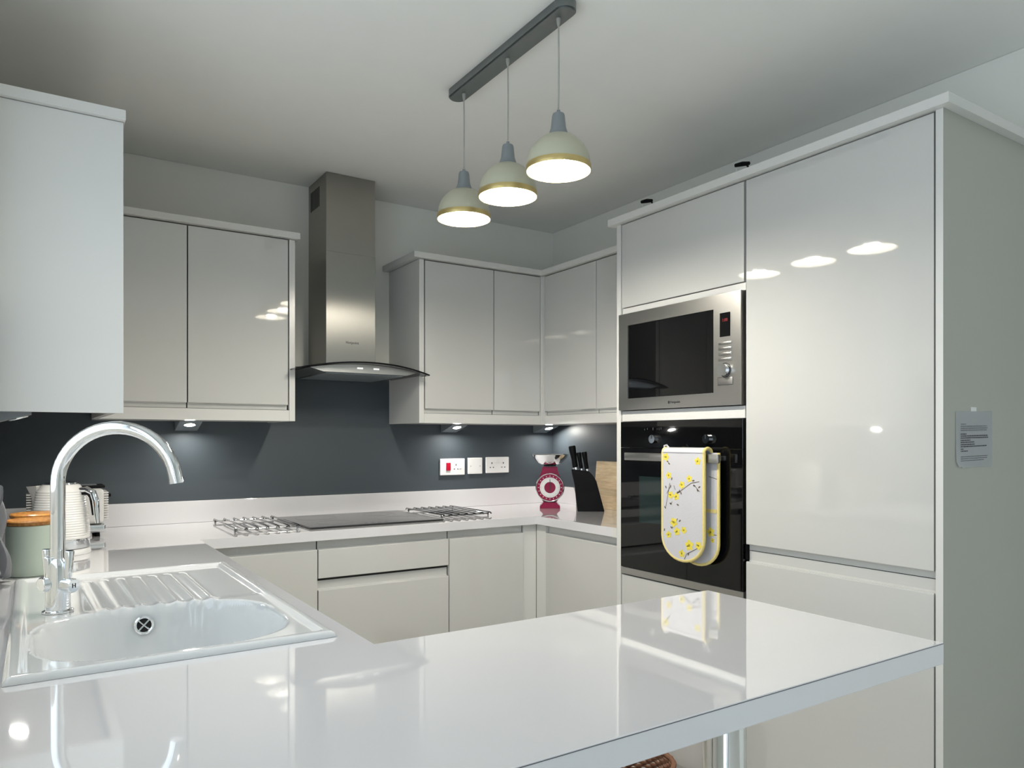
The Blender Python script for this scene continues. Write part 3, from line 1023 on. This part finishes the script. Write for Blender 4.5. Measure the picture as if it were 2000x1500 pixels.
for sx in (-0.09, 0.09):
    for sy in (-0.055, 0.055):
        b = NB()
        lathe(b, [(0, 0), (0.010, 0), (0.009, 0.014), (0, 0.0145)], 16, (sx, sy, 0))
        link('foot', b, M_BLACK, t, local=True)

# towel at the very left edge, hanging from the window sill side
t = thing('tea_towel', 'crumpled grey and white tea towel hanging left of the sage canisters', 'towel', (-0.078, 2.205, ZT))
b = NB()
NXX, NZZ = 14, 22
gr = []
for i in range(NXX + 1):
    u = i / NXX
    col = []
    for j in range(NZZ + 1):
        v = j / NZZ
        yy = 2.165 + 0.085 * u
        xx = -0.078 + 0.012 * math.sin(u * 9 + 1.5 * v) + 0.010 * math.sin(v * 8 + u * 3) + 0.020 * (1 - v)
        zz = ZT + 0.016 + 0.225 * v + 0.006 * math.sin(u * 7)
        col.append(b.verts.new((xx, yy, zz)))
    gr.append(col)
for i in range(NXX):
    for j in range(NZZ):
        b.faces.new((gr[i][j], gr[i + 1][j], gr[i + 1][j + 1], gr[i][j + 1]))
bmesh.ops.solidify(b, geom=list(b.faces), thickness=0.004)
link('cloth', b, M_TOWEL, t, angle=80)
b = NB()
cyl(b, (XL + 0.0005, 2.205, ZT + 0.238), (XL + 0.050, 2.205, ZT + 0.238), 0.005, 0.004, 12)
link('hook', b, M_CHROME, t)

# ------------------------------------------------------------------ kitchen scales, knife block, board
t = thing('kitchen_scales', 'raspberry red retro kitchen scales with white dial and steel bowl', 'scales', (2.262, 3.105, ZT + 0.0005), math.radians(-36))
b = NB()
prism(b, [(-0.052, 0.0), (0.052, 0.0), (0.052, 0.012), (0.044, 0.018), (0.034, 0.030), (-0.034, 0.030), (-0.044, 0.018), (-0.052, 0.012)], 'y', -0.042, 0.045)
link('base', b, M_SCALE, t, local=True, smooth=False)
b = NB()
prism(b, [(-0.034, 0.0305), (0.034, 0.0305), (0.058, 0.07), (0.058, 0.15), (0.042, 0.185), (0.038, 0.215), (-0.038, 0.215), (-0.044, 0.185), (-0.060, 0.15), (-0.058, 0.07)], 'y', -0.028, 0.04)
bmesh.ops.bevel(b, geom=list(b.edges), offset=0.004, segments=2, affect='EDGES')
link('body', b, M_SCALE, t, local=True)


def disc_y(b, r0, r1, y0, y1, zc0, seg=48):
    """ring from r0 to r1 facing -y"""
    prof = [(r0, y1), (r0, y0), (r1, y0), (r1, y1)]
    rings = [[b.verts.new((r * math.cos(2 * PI * k / seg), y, zc0 + r * math.sin(2 * PI * k / seg))) for k in range(seg)] for r, y in prof]
    for a, c in zip(rings, rings[1:]):
        for k in range(seg):
            b.faces.new((a[k], a[(k + 1) % seg], c[(k + 1) % seg], c[k]))
    bmesh.ops.recalc_face_normals(b, faces=b.faces)


ZD0 = 0.107
b = NB()
disc_y(b, 0.001, 0.070, -0.040, -0.0285, ZD0)
dl = link('dial', b, M_SCALE, t, local=True)
b = NB()
disc_y(b, 0.029, 0.052, -0.0412, -0.0402, ZD0)
link('dial_ring', b, M_WHITEP, dl, local=True)
b = NB()
for k in range(40):
    a = k * PI / 20
    r0, r1 = (0.044, 0.050) if k % 5 else (0.040, 0.051)
    c, s = math.cos(a), math.sin(a)
    w = 0.0004
    P = [(r0 * c - w * s, r0 * s + w * c), (r1 * c - w * s, r1 * s + w * c), (r1 * c + w * s, r1 * s - w * c), (r0 * c + w * s, r0 * s - w * c)]
    b.faces.new([b.verts.new((p[0], -0.0414, ZD0 + p[1])) for p in P])
for k in range(20):
    a = k * PI / 10
    r0, r1 = 0.056, 0.062
    c, s = math.cos(a), math.sin(a)
    w = 0.0012
    P = [(r0 * c - w * s, r0 * s + w * c), (r1 * c - w * s, r1 * s + w * c), (r1 * c + w * s, r1 * s - w * c), (r0 * c + w * s, r0 * s - w * c)]
    f = b.faces.new([b.verts.new((p[0], -0.0404, ZD0 + p[1])) for p in P])
    f.material_index = 1
link('graduations', b, [M_INKG, M_WHITEP], dl, local=True, smooth=False, kind='stuff')
b = NB()
box(b, -0.0016, 0.0016, -0.0432, -0.0424, ZD0 - 0.022, ZD0 + 0.042)
link('pointer', b, M_INK, dl, local=True, smooth=False)
b = NB()
tube(b, [(0.071 * math.cos(a), -0.038, ZD0 + 0.071 * math.sin(a)) for a in [k * 2 * PI / 48 for k in range(48)]], 0.0036, 8, True)
link('chrome_bezel', b, M_CHROME, dl, local=True)
b = NB()
lathe(b, [(0, 0.2155), (0.012, 0.2155), (0.012, 0.2165), (0.045, 0.2170), (0.0, 0.2175)], 24)
link('platform', b, M_CHROME, t, local=True)
b = NB()
lathe(b, [(0, 0.227), (0.035, 0.228), (0.066, 0.243), (0.090, 0.270), (0.0955, 0.284), (0.0995, 0.2845), (0.0985, 0.2865), (0.0935, 0.2865), (0.088, 0.271), (0.064, 0.2455), (0.034, 0.2305), (0, 0.2295)], 48, (0, 0, -0.0092))
link('bowl', b, M_CHROME, t, local=True)

t = thing('knife_block', 'black slanted knife block leaning beside the red scales', 'knife block', (2.335, 2.868, ZT + 0.0005), math.radians(-36))
b = NB()
prism(b, [(-0.062, 0.0), (0.070, 0.0), (0.030, 0.150), (0.014, 0.176), (-0.004, 0.196), (-0.092, 0.205), (-0.076, 0.13)], 'y', -0.045, 0.045)
bmesh.ops.bevel(b, geom=list(b.edges), offset=0.002, segments=2, affect='EDGES')
link('block', b, M_BLACK, t, local=True)
KN = ((-0.070, -0.022, 0.118, 0.0165), (-0.042, -0.026, 0.088, 0.0115), (-0.014, -0.026, 0.094, 0.0125), (-0.068, 0.020, 0.110, 0.012), (-0.038, 0.022, 0.085, 0.009), (-0.014, 0.022, 0.08, 0.008))
kgroup = 'knives in the block'
klabels = ('black handled knife in the block, tallest and nearest the scales', 'black handled knife in the middle of the front row of the block', 'black handled knife in the block nearest the chopping board',
           'black handled knife at the rear of the block nearest the scales', 'black handled knife in the middle of the rear row of the block', 'short black handled knife at the rear right of the block')
rotb = math.radians(-36)
for (kx, ky, kl, kr), lab in zip(KN, klabels):
    zb = 0.203 if kx < -0.004 else 0.193
    zb = 0.2075 - 0.102 * (kx + 0.092)
    wx = 2.335 + kx * math.cos(rotb) - ky * math.sin(rotb)
    wy = 2.868 + kx * math.sin(rotb) + ky * math.cos(rotb)
    k = thing('knife', lab, 'knife', (wx, wy, ZT + zb), rotb, kgroup)
    b = NB()
    lean = -0.17
    P = [(lean * s * kl, 0, s * kl) for s in (0.10, 0.2, 0.45, 0.75, 0.95, 1.0)]
    tube(b, P, [kr * 0.8, kr * 0.85, kr * 0.8, kr, kr * 1.1, kr * 0.9], 12)
    for v in b.verts:
        v.co.y *= 0.75
    link('handle', b, M_BLACK, k, local=True)
    b = NB()
    tube(b, [(0.001, 0, 0.0008), (lean * 0.1 * kl, 0, 0.1 * kl - 0.0002)], kr * 0.82, 12)
    for v in b.verts:
        v.co.y *= 0.6
    link('bolster', b, M_CHROME, k, local=True)

t = thing('chopping_board', 'pale bamboo chopping board standing upright against the right wall', 'chopping board', (2.465, 2.80, ZT + 0.0008))
zz = 0.0
for k in range(7):
    hgt = 0.0345
    b = NB()
    lean0 = 0.010 - 0.0035 * k
    sv = []
    for yy in (2.618, 2.985):
        for zq, xo in ((zz, 2.452 + zz * 0.10), (zz + hgt - 0.0004, 2.452 + (zz + hgt) * 0.10)):
            for w in (0.0, 0.018):
                sv.append((xo + w, yy, ZT + 0.0008 + zq))
    V = [b.verts.new(p) for p in sv]
    for f in ((0, 1, 3, 2), (4, 6, 7, 5), (0, 4, 5, 1), (2, 3, 7, 6), (0, 2, 6, 4), (1, 5, 7, 3)):
        b.faces.new([V[i] for i in f])
    bmesh.ops.recalc_face_normals(b, faces=b.faces)
    link('strip', b, M_BAMBOO, t, smooth=False)
    zz += hgt

# ------------------------------------------------------------------ sockets
YS = YB - 0.0005
t = thing('cooker_switch', 'white cooker switch plate with a red rocker and one socket', 'socket', (1.845, YB, 1.122), group='wall sockets')
part(t, 'plate', M_WHITEP, (1.772, 1.918, YS - 0.010, YS, 1.079, 1.165), bev=0.003)
part(t, 'rocker', M_RED, (1.806, 1.832, YS - 0.015, YS - 0.0101, 1.103, 1.144), bev=0.002)
part(t, 'switch', M_WHITEP, (1.884, 1.896, YS - 0.013, YS - 0.0101, 1.112, 1.132), bev=0.001)
part(t, 'socket_holes', M_VOID, (1.862, 1.867, YS - 0.0108, YS - 0.0101, 1.128, 1.137), (1.852, 1.858, YS - 0.0108, YS - 0.0101, 1.108, 1.113), (1.872, 1.878, YS - 0.0108, YS - 0.0101, 1.108, 1.113))
t = thing('fused_spur', 'small square blank white wall plate between the two wider plates', 'socket', (1.982, YB, 1.125), group='wall sockets')
part(t, 'plate', M_WHITEP, (1.938, 2.026, YS - 0.010, YS, 1.082, 1.168), bev=0.003)
part(t, 'screw_cap', M_CORD, (1.951, 1.956, YS - 0.0108, YS - 0.0101, 1.121, 1.126), (2.008, 2.013, YS - 0.0108, YS - 0.0101, 1.121, 1.126))
t = thing('double_socket', 'white double wall socket nearest the red scales', 'socket', (2.122, YB, 1.127), group='wall sockets')
part(t, 'plate', M_WHITEP, (2.049, 2.195, YS - 0.010, YS, 1.084, 1.170), bev=0.003)
for xo in (2.085, 2.158):
    part(t, 'socket_holes', M_VOID, (xo - 0.0025, xo + 0.0025, YS - 0.0108, YS - 0.0101, 1.133, 1.142), (xo - 0.0125, xo - 0.0065, YS - 0.0108, YS - 0.0101, 1.112, 1.117), (xo + 0.0065, xo + 0.0125, YS - 0.0108, YS - 0.0101, 1.112, 1.117))
for xo in (2.110, 2.134):
    part(t, 'switch', M_WHITEP, (xo - 0.006, xo + 0.006, YS - 0.013, YS - 0.0101, 1.140, 1.158), bev=0.001)

# ------------------------------------------------------------------ under-cabinet triangle lights


def tri_light(loc, rotz, label):
    """local frame: wall at y = 0, faces -y, hangs below z = 0"""
    t = thing('cabinet_light', label, 'light', loc, rotz, 'under-cabinet lights')
    b = NB()
    prism(b, [(0.0, -0.0005), (-0.120, -0.0005), (-0.120, -0.006), (-0.006, -0.040), (0.0, -0.040)], 'x', -0.044, 0.044)
    link('housing', b, M_GREYM, t, local=True, smooth=False)
    n = Vector((0, -0.034, -0.114)).normalized()
    c = Vector((0, -0.092, -0.01435)) + n * 0.0006
    u = Vector((1, 0, 0))
    v = n.cross(u)
    b = NB()
    b.faces.new([b.verts.new(c + n * 0.002 + (u * math.cos(2 * PI * k / 32) + v * math.sin(2 * PI * k / 32)) * 0.020) for k in range(32)])
    link('led_lens', b, M_LED, t, local=True, smooth=False)
    b = NB()
    tube(b, [c + n * 0.001 + (u * math.cos(2 * PI * k / 32) + v * math.sin(2 * PI * k / 32)) * 0.0225 for k in range(32)], 0.0025, 8, True)
    link('bezel', b, M_CHROME, t, local=True)
    return t


ZL = ZUB + 0.0015
L1 = tri_light((0.555, YB - 0.0015, ZL), 0, 'lit triangular light under the wall cabinet left of cooker hood')
dup(L1, (1.825, YB - 0.0015, ZL), 0, 'lit triangular light under the wall cabinet above the cooker switch')
dup(L1, (2.405, YB - 0.0015, ZL), 0, 'lit triangular light in the corner above the red scales')
dup(L1, (XL + 0.0015, 2.33, ZLB + 0.004), PI / 2, 'lit triangular light under the end cabinet at the left edge')

# over-cabinet lights on the tall cornice


def over_light(loc, label):
    t = thing('cornice_light', label, 'light', loc, 0, 'over-cabinet lights')
    b = NB()
    box(b, -0.012, 0.060, -0.010, 0.010, 0.0, 0.006, 0.001)
    link('bracket', b, M_GREYM, t, local=True)
    b = NB()
    tube(b, [(0.04, 0, 0.005), (0.038, 0, 0.030), (0.028, 0, 0.042), (0.0, 0, 0.044), (-0.012, 0, 0.040)], 0.0035, 10)
    link('arm', b, M_BLACK, t, local=True)
    b = NB()
    tube(b, [(0.0, 0.026, 0.044), (0.0, -0.004, 0.040), (0.0, -0.030, 0.034)], [0.006, 0.008, 0.006], 12)
    link('lamp_head', b, M_BLACK, t, local=True)
    b = NB()
    tube(b, [(0.002, 0.024, 0.003), (0.002, 0.024, 0.040)], 0.0018, 8)
    link('lead', b, M_WHITEP, t, local=True)
    return t


L2 = over_light((1.985, 2.095, 2.143), 'small dark swivel light on the cornice above the microwave, further one')
dup(L2, (1.985, 1.640, 2.143), 0, 'small dark swivel light on the cornice above the fridge door, nearer one')

# ------------------------------------------------------------------ pendant light
PX = 1.208
LY = (1.6185, 1.874, 2.144)
t = thing('pendant_light', 'three sage dome pendant lamps hanging from one pewter ceiling bar', 'light', (PX, 1.88, ZC))
b = NB()
w = 0.031
outl = []
for k in range(13):
    a = PI + PI * k / 12
    outl.append((PX + w * math.cos(a), 1.590 + w * math.sin(a)))
for k in range(13):
    a = PI * k / 12
    outl.append((PX + w * math.cos(a), 2.185 + w * math.sin(a)))
prism(b, outl, 'z', ZC - 0.027, ZC - 0.0005)
es = [e for e in b.edges if abs(e.verts[0].co.z - (ZC - 0.027)) < 1e-5 and abs(e.verts[1].co.z - (ZC - 0.027)) < 1e-5]
bmesh.ops.bevel(b, geom=es, offset=0.004, segments=2, affect='EDGES')
link('ceiling_bar', b, M_BAR, t)
ZR = 1.266 + 0.732      # rim height
RS = 0.0885
for i, ly in enumerate(LY):
    b = NB()
    tube(b, [(PX, ly, ZC - 0.045), (PX + 0.001, ly, 2.30), (PX, ly, ZR + 0.172)], 0.0022, 8)
    link('cord', b, M_CORD, t)
    b = NB()
    lathe(b, [(0, -0.0275), (0.006, -0.0275), (0.0055, -0.036), (0.0035, -0.048), (0, -0.048)], 16, (PX, ly, ZC))
    link('cord_grip', b, M_CORD, t)
    b = NB()
    lathe(b, [(0.0, 0.168), (0.0045, 0.168), (0.0055, 0.158), (0.0155, 0.157), (0.0175, 0.152), (0.021, 0.118), (0.026, 0.104), (0.0295, 0.0965), (0.0285, 0.0955), (0.0, 0.0985)], 32, (PX, ly, ZR))
    link('lamp_holder', b, M_GREYM, t)
    out, inn = [], []
    for k in range(17):
        a = math.radians(17 + 73 * k / 16)
        out.append((RS * math.sin(a) * 0.985, 0.014 + 0.089 * math.cos(a)))
    b = NB()
    lathe(b, out, 64, (PX, ly, ZR))
    shade = link('shade', b, M_SHADE, t, angle=60)
    b = NB()
    for k in range(17):
        a = math.radians(17 + 73 * k / 16)
        inn.append(((RS - 0.002) * math.sin(a) * 0.985, 0.014 + 0.087 * math.cos(a)))
    lathe(b, inn + [(RS - 0.0018, 0.0005)], 64, (PX, ly, ZR))
    link('shade_lining', b, M_SHADEIN, shade, angle=60)
    b = NB()
    lathe(b, [(RS - 0.0015, 0.0165), (RS + 0.0002, 0.0160), (RS + 0.0012, 0.0005), (RS + 0.0006, -0.0005), (RS - 0.0012, -0.0005), (RS - 0.0016, 0.0005)], 64, (PX, ly, ZR))
    link('rim_band', b, M_GOLD, shade)
    b = NB()
    bp = []
    for k in range(13):
        a = PI * k / 12
        bp.append((0.030 * math.sin(a) if 0 < k < 12 else 0.0, 0.032 - 0.030 * math.cos(a)))
    lathe(b, bp[:11] + [(0.014, 0.066), (0.013, 0.095), (0.0, 0.095)], 32, (PX, ly, ZR))
    link('bulb', b, M_BULB, t)

# ------------------------------------------------------------------ oven glove over the handle
t = thing('oven_glove', 'floral double oven glove with yellow binding hung over the oven handle', 'oven glove', (1.91, 1.81, 1.21))


def glove_half(x, yc, w, ztop, zbot, th, tilt):
    """outline of a hanging pad in the y-z plane at depth x"""
    pts = []
    r = w / 2
    pts.append((yc + r, ztop))
    for k in range(17):
        a = PI * k / 16
        pts.append((yc + r * math.cos(a), zbot + r * 0.85 - r * 0.85 * math.sin(a)))
    pts.append((yc - r, ztop))
    return pts


FY, FW = 1.815, 0.190
o1 = glove_half(1.89, FY, FW, 1.2205, 0.846, 0.010, 0)
b = NB()
prism(b, o1, 'x', 1.8865, 1.8990)
bmesh.ops.bevel(b, geom=list(b.edges), offset=0.003, segments=2, affect='EDGES')
fp = link('front_pad', b, M_CLOTH, t, angle=60)
b = NB()
tube(b, [(1.8915, p[0] + (0.001 if p[0] > FY else -0.001), p[1]) for p in o1], 0.0062, 10)
link('binding', b, M_YELT, fp)
BYc, BW = 1.778, 0.180
o2 = glove_half(1.93, BYc, BW, 1.2205, 0.835, 0.010, 0)
b = NB()
prism(b, o2, 'x', 1.9245, 1.9345)
bmesh.ops.bevel(b, geom=list(b.edges), offset=0.003, segments=2, affect='EDGES')
bpd = link('back_pad', b, M_CLOTH, t, angle=60)
b = NB()
tube(b, [(1.9275, p[0], p[1]) for p in o2], 0.0056, 10)
link('binding', b, M_YELT, bpd)
part(bpd, 'pocket_hem', M_YELT, (1.9225, 1.9242, BYc - BW / 2 + 0.006, BYc + BW / 2 - 0.006, 1.018, 1.030))
# fold across the handle
b = NB()
arc = []
for k in range(13):
    a = PI - PI * k / 12
    arc.append((1.910 + 0.0235 * math.cos(a), 1.2205 + 0.017 * math.sin(a)))
arc2 = [(1.910 + 0.0125 * math.cos(PI * k / 12), 1.2205 + 0.006 * math.sin(PI * k / 12)) for k in range(13)]
A = arc + arc2
va = [b.verts.new((p[0], FY + FW / 2, p[1])) for p in A]
vb = [b.verts.new((p[0], 1.722, p[1])) for p in A]
n = len(A)
b.faces.new(va)
b.faces.new(vb[::-1])
for i in range(n):
    b.faces.new((va[i], vb[i], vb[(i + 1) % n], va[(i + 1) % n]))
bmesh.ops.recalc_face_normals(b, faces=b.faces)
link('fold', b, M_CLOTH, t, angle=50)
for yy in (FY + FW / 2 + 0.0005, 1.7205):
    b = NB()
    tube(b, [(1.910 + 0.0185 * math.cos(PI - PI * k / 12), yy, 1.2205 + 0.0145 * math.sin(PI - PI * k / 12)) for k in range(13)], 0.0058, 10)
    link('fold_binding', b, M_YELT, t)
b = NB()
tube(b, [(1.905, FY + 0.080, 1.236), (1.903, FY + 0.090, 1.246), (1.900, FY + 0.098, 1.243), (1.899, FY + 0.097, 1.234)], 0.003, 8)
link('hanging_loop', b, M_CLOTH, t)
# printed sprigs: thin flat petals on the cloth
b = NB()
XFR = 1.8859


def blob(y, z, ry, rz, rot, mi, x):
    c, s = math.cos(rot), math.sin(rot)
    vs = []
    for k in range(8):
        a = 2 * PI * k / 8
        p, q = ry * math.cos(a), rz * math.sin(a)
        vs.append(b.verts.new((x, y + p * c - q * s, z + p * s + q * c)))
    f = b.faces.new(vs)
    f.material_index = mi


def flower(y, z, r, x):
    a0 = random.random() * 2
    for k in range(5):
        a = a0 + 2 * PI * k / 5
        blob(y + r * 0.55 * math.cos(a), z + r * 0.55 * math.sin(a), r * 0.55, r * 0.42, a, 0, x - 0.0001 * (k % 2))
    blob(y, z, r * 0.26, r * 0.26, 0, 2, x - 0.0003)


def twig(p, q, x, w=0.0011):
    (y0, z0), (y1, z1) = p, q
    dy, dz = y1 - y0, z1 - z0
    L = math.hypot(dy, dz)
    ny, nz = -dz / L * w, dy / L * w
    f = b.faces.new([b.verts.new((x, y0 + ny, z0 + nz)), b.verts.new((x, y1 + ny, z1 + nz)), b.verts.new((x, y1 - ny, z1 - nz)), b.verts.new((x, y0 - ny, z0 - nz))])
    f.material_index = 1


# (fraction across from the left edge, fraction down from the top, radius) as printed
def at(u, v):
    return (FY + FW / 2 - u * FW, 1.226 - v * 0.380)


for u, v, r in ((0.10, 0.06, 0.014), (0.88, 0.09, 0.013), (0.97, 0.03, 0.010), (0.17, 0.23, 0.012), (0.68, 0.25, 0.012), (0.50, 0.31, 0.013), (0.22, 0.41, 0.013),
                (0.36, 0.42, 0.013), (0.05, 0.50, 0.010), (0.30, 0.66, 0.016), (0.38, 0.74, 0.014), (0.55, 0.72, 0.012), (0.17, 0.78, 0.012), (0.68, 0.85, 0.018),
                (0.90, 0.84, 0.014), (0.50, 0.935, 0.013), (0.04, 0.67, 0.008)):
    y, z = at(u, v)
    if abs(y - FY) < FW / 2 - 0.014:
        flower(y, z, r, XFR)
for p, q in (((0.20, 0.30), (0.10, 0.52)), ((0.36, 0.40), (0.72, 0.29)), ((0.72, 0.29), (0.92, 0.27)), ((0.34, 0.36), (0.30, 0.32)), ((0.78, 0.30), (0.93, 0.36)),
             ((0.22, 0.50), (0.26, 0.47)), ((0.25, 0.72), (0.40, 0.62)), ((0.62, 0.93), (0.90, 0.86)), ((0.62, 0.93), (0.56, 0.985)), ((0.12, 0.40), (0.20, 0.34))):
    twig(at(*p), at(*q), XFR)
for u, v in ((0.14, 0.10), (0.18, 0.12), (0.25, 0.26), (0.40, 0.38), (0.44, 0.37), (0.48, 0.385), (0.78, 0.265), (0.80, 0.31), (0.92, 0.32), (0.88, 0.35), (0.22, 0.49), (0.40, 0.495), (0.08, 0.53),
             (0.45, 0.64), (0.24, 0.71), (0.06, 0.74), (0.66, 0.93), (0.10, 0.34), (0.22, 0.33)):
    y, z = at(u, v)
    if abs(y - FY) < FW / 2 - 0.010:
        blob(y, z, 0.0058, 0.0028, random.random() * 3, 1, XFR)
link('printed_sprigs', b, [M_YELF, M_BRNF, M_OLIVE], fp, smooth=False, kind='stuff')
b = NB()
flower(BYc - 0.058, 0.952, 0.016, 1.9239)
flower(BYc - 0.066, 0.925, 0.008, 1.9239)
twig((BYc - 0.05, 1.14), (BYc - 0.086, 1.132), 1.9239)
twig((BYc - 0.055, 0.945), (BYc - 0.084, 0.944), 1.9239)
link('printed_sprigs', b, [M_YELF, M_BRNF, M_OLIVE], bpd, smooth=False, kind='stuff')

# ------------------------------------------------------------------ note on the end panel
NYP = 0.9775
t = thing('paper_note', 'white typed paper note taped to the shade-darkened tall end panel', 'note', (2.13, NYP, 1.26))
b = NB()
NXg, NZg = 12, 8
gr = []
for i in range(NXg + 1):
    col = []
    for j in range(NZg + 1):
        u, v = i / NXg, j / NZg
        curl = 0.0005 + 0.006 * max(0, 0.35 - u - v) ** 1.2 + 0.0012 * (1 - v)
        x = 2.018 + 0.196 * u
        z = 1.189 + 0.150 * v + 0.004 * u
        if u < 0.1 and v < 0.1:
            x += 0.012
            z += 0.004
        col.append(b.verts.new((x, NYP - curl, z)))
    gr.append(col)
for i in range(NXg):
    for j in range(NZg):
        b.faces.new((gr[i][j], gr[i][j + 1], gr[i + 1][j + 1], gr[i + 1][j]))
bmesh.ops.solidify(b, geom=list(b.faces), thickness=0.0002)
sheet = link('sheet', b, M_PAPER, t)
b = NB()
# typed lines as rows of word-length dashes (too small to read in the photograph)
LINES = [(0.775, 0.16, 1, 0), (0.735, 0.80, 1, 0), (0.70, 0.80, 1, 0), (0.665, 0.78, 1, 0), (0.60, 0.17, 2, 0), (0.565, 0.80, 2, 0), (0.53, 0.82, 2, 0), (0.49, 0.28, 2, 0), (0.455, 0.40, 2, 0),
         (0.415, 0.41, 2, 0), (0.38, 0.78, 2, 0), (0.335, 0.07, 2, 0), (0.30, 0.20, 2, 0), (0.20, 0.80, 1, 0), (0.165, 0.80, 1, 0), (0.13, 0.68, 1, 0)]
for v, L, wgt, _ in LINES:
    x = 2.018 + 0.196 * 0.12
    xe = x + 0.196 * L * 0.92
    hh = 0.00115 if wgt == 2 else 0.0008
    while x < xe - 0.002:
        wl = min(random.uniform(0.004, 0.013), xe - x)
        u = (x - 2.018) / 0.196
        z = 1.189 + 0.150 * v + 0.004 * u
        yy = NYP - 0.0022
        f = b.faces.new([b.verts.new(p) for p in ((x, yy, z - hh), (x + wl, yy, z - hh), (x + wl, yy, z + hh), (x, yy, z + hh))])
        f.material_index = 0 if wgt == 2 else 1
        x += wl + 0.0014
link('typed_lines', b, [M_INK, M_INKG], sheet, smooth=False, kind='stuff')
part(t, 'tape', M_WHITEP, (2.098, 2.128, NYP - 0.0004, NYP - 0.0001, 1.335, 1.352))

# ------------------------------------------------------------------ peninsula leg, basket
t = thing('support_column', 'thick chrome column holding up the free end of the peninsula', 'column', (1.10, 0.95, 0))
b = NB()
lathe(b, [(0, 0.0005), (0.055, 0.0005), (0.055, 0.008), (0.041, 0.014), (0.0395, 0.016), (0.0395, 0.855), (0.0, 0.855)], 48, (1.10, 0.95, 0))
link('post', b, M_CHROME, t)
b = NB()
lathe(b, [(0, 0.8555), (0.060, 0.8555), (0.060, 0.8715), (0, 0.8715)], 40, (1.10, 0.95, 0))
link('top_flange', b, M_CHROME, t)

t = thing('wicker_basket', 'round brown wicker basket on the floor by the oven housing', 'basket', (1.72, 1.86, 0.0008))
b = NB()
NW, NRW = 40, 14
for r_ in range(NRW):
    z = 0.006 + r_ * 0.0118
    rad = 0.105 + 0.016 * (r_ / NRW)
    tube(b, [((rad + 0.004 * (1 if (k + r_) % 2 else -1)) * math.cos(2 * PI * k / NW), (rad + 0.004 * (1 if (k + r_) % 2 else -1)) * math.sin(2 * PI * k / NW), z) for k in range(NW)], 0.0062, 6, True)
link('woven_wall', b, M_WICKER, t, local=True, kind='stuff')
b = NB()
lathe(b, [(0, 0.001), (0.105, 0.001), (0.105, 0.006), (0, 0.006)], 32)
link('bottom', b, M_WICKER, t, local=True)
b = NB()
tube(b, [(0.122 * math.cos(2 * PI * k / 48), 0.122 * math.sin(2 * PI * k / 48), 0.172 + 0.003 * (k % 2)) for k in range(48)], 0.009, 8, True)
link('rim', b, M_WICKER, t, local=True)
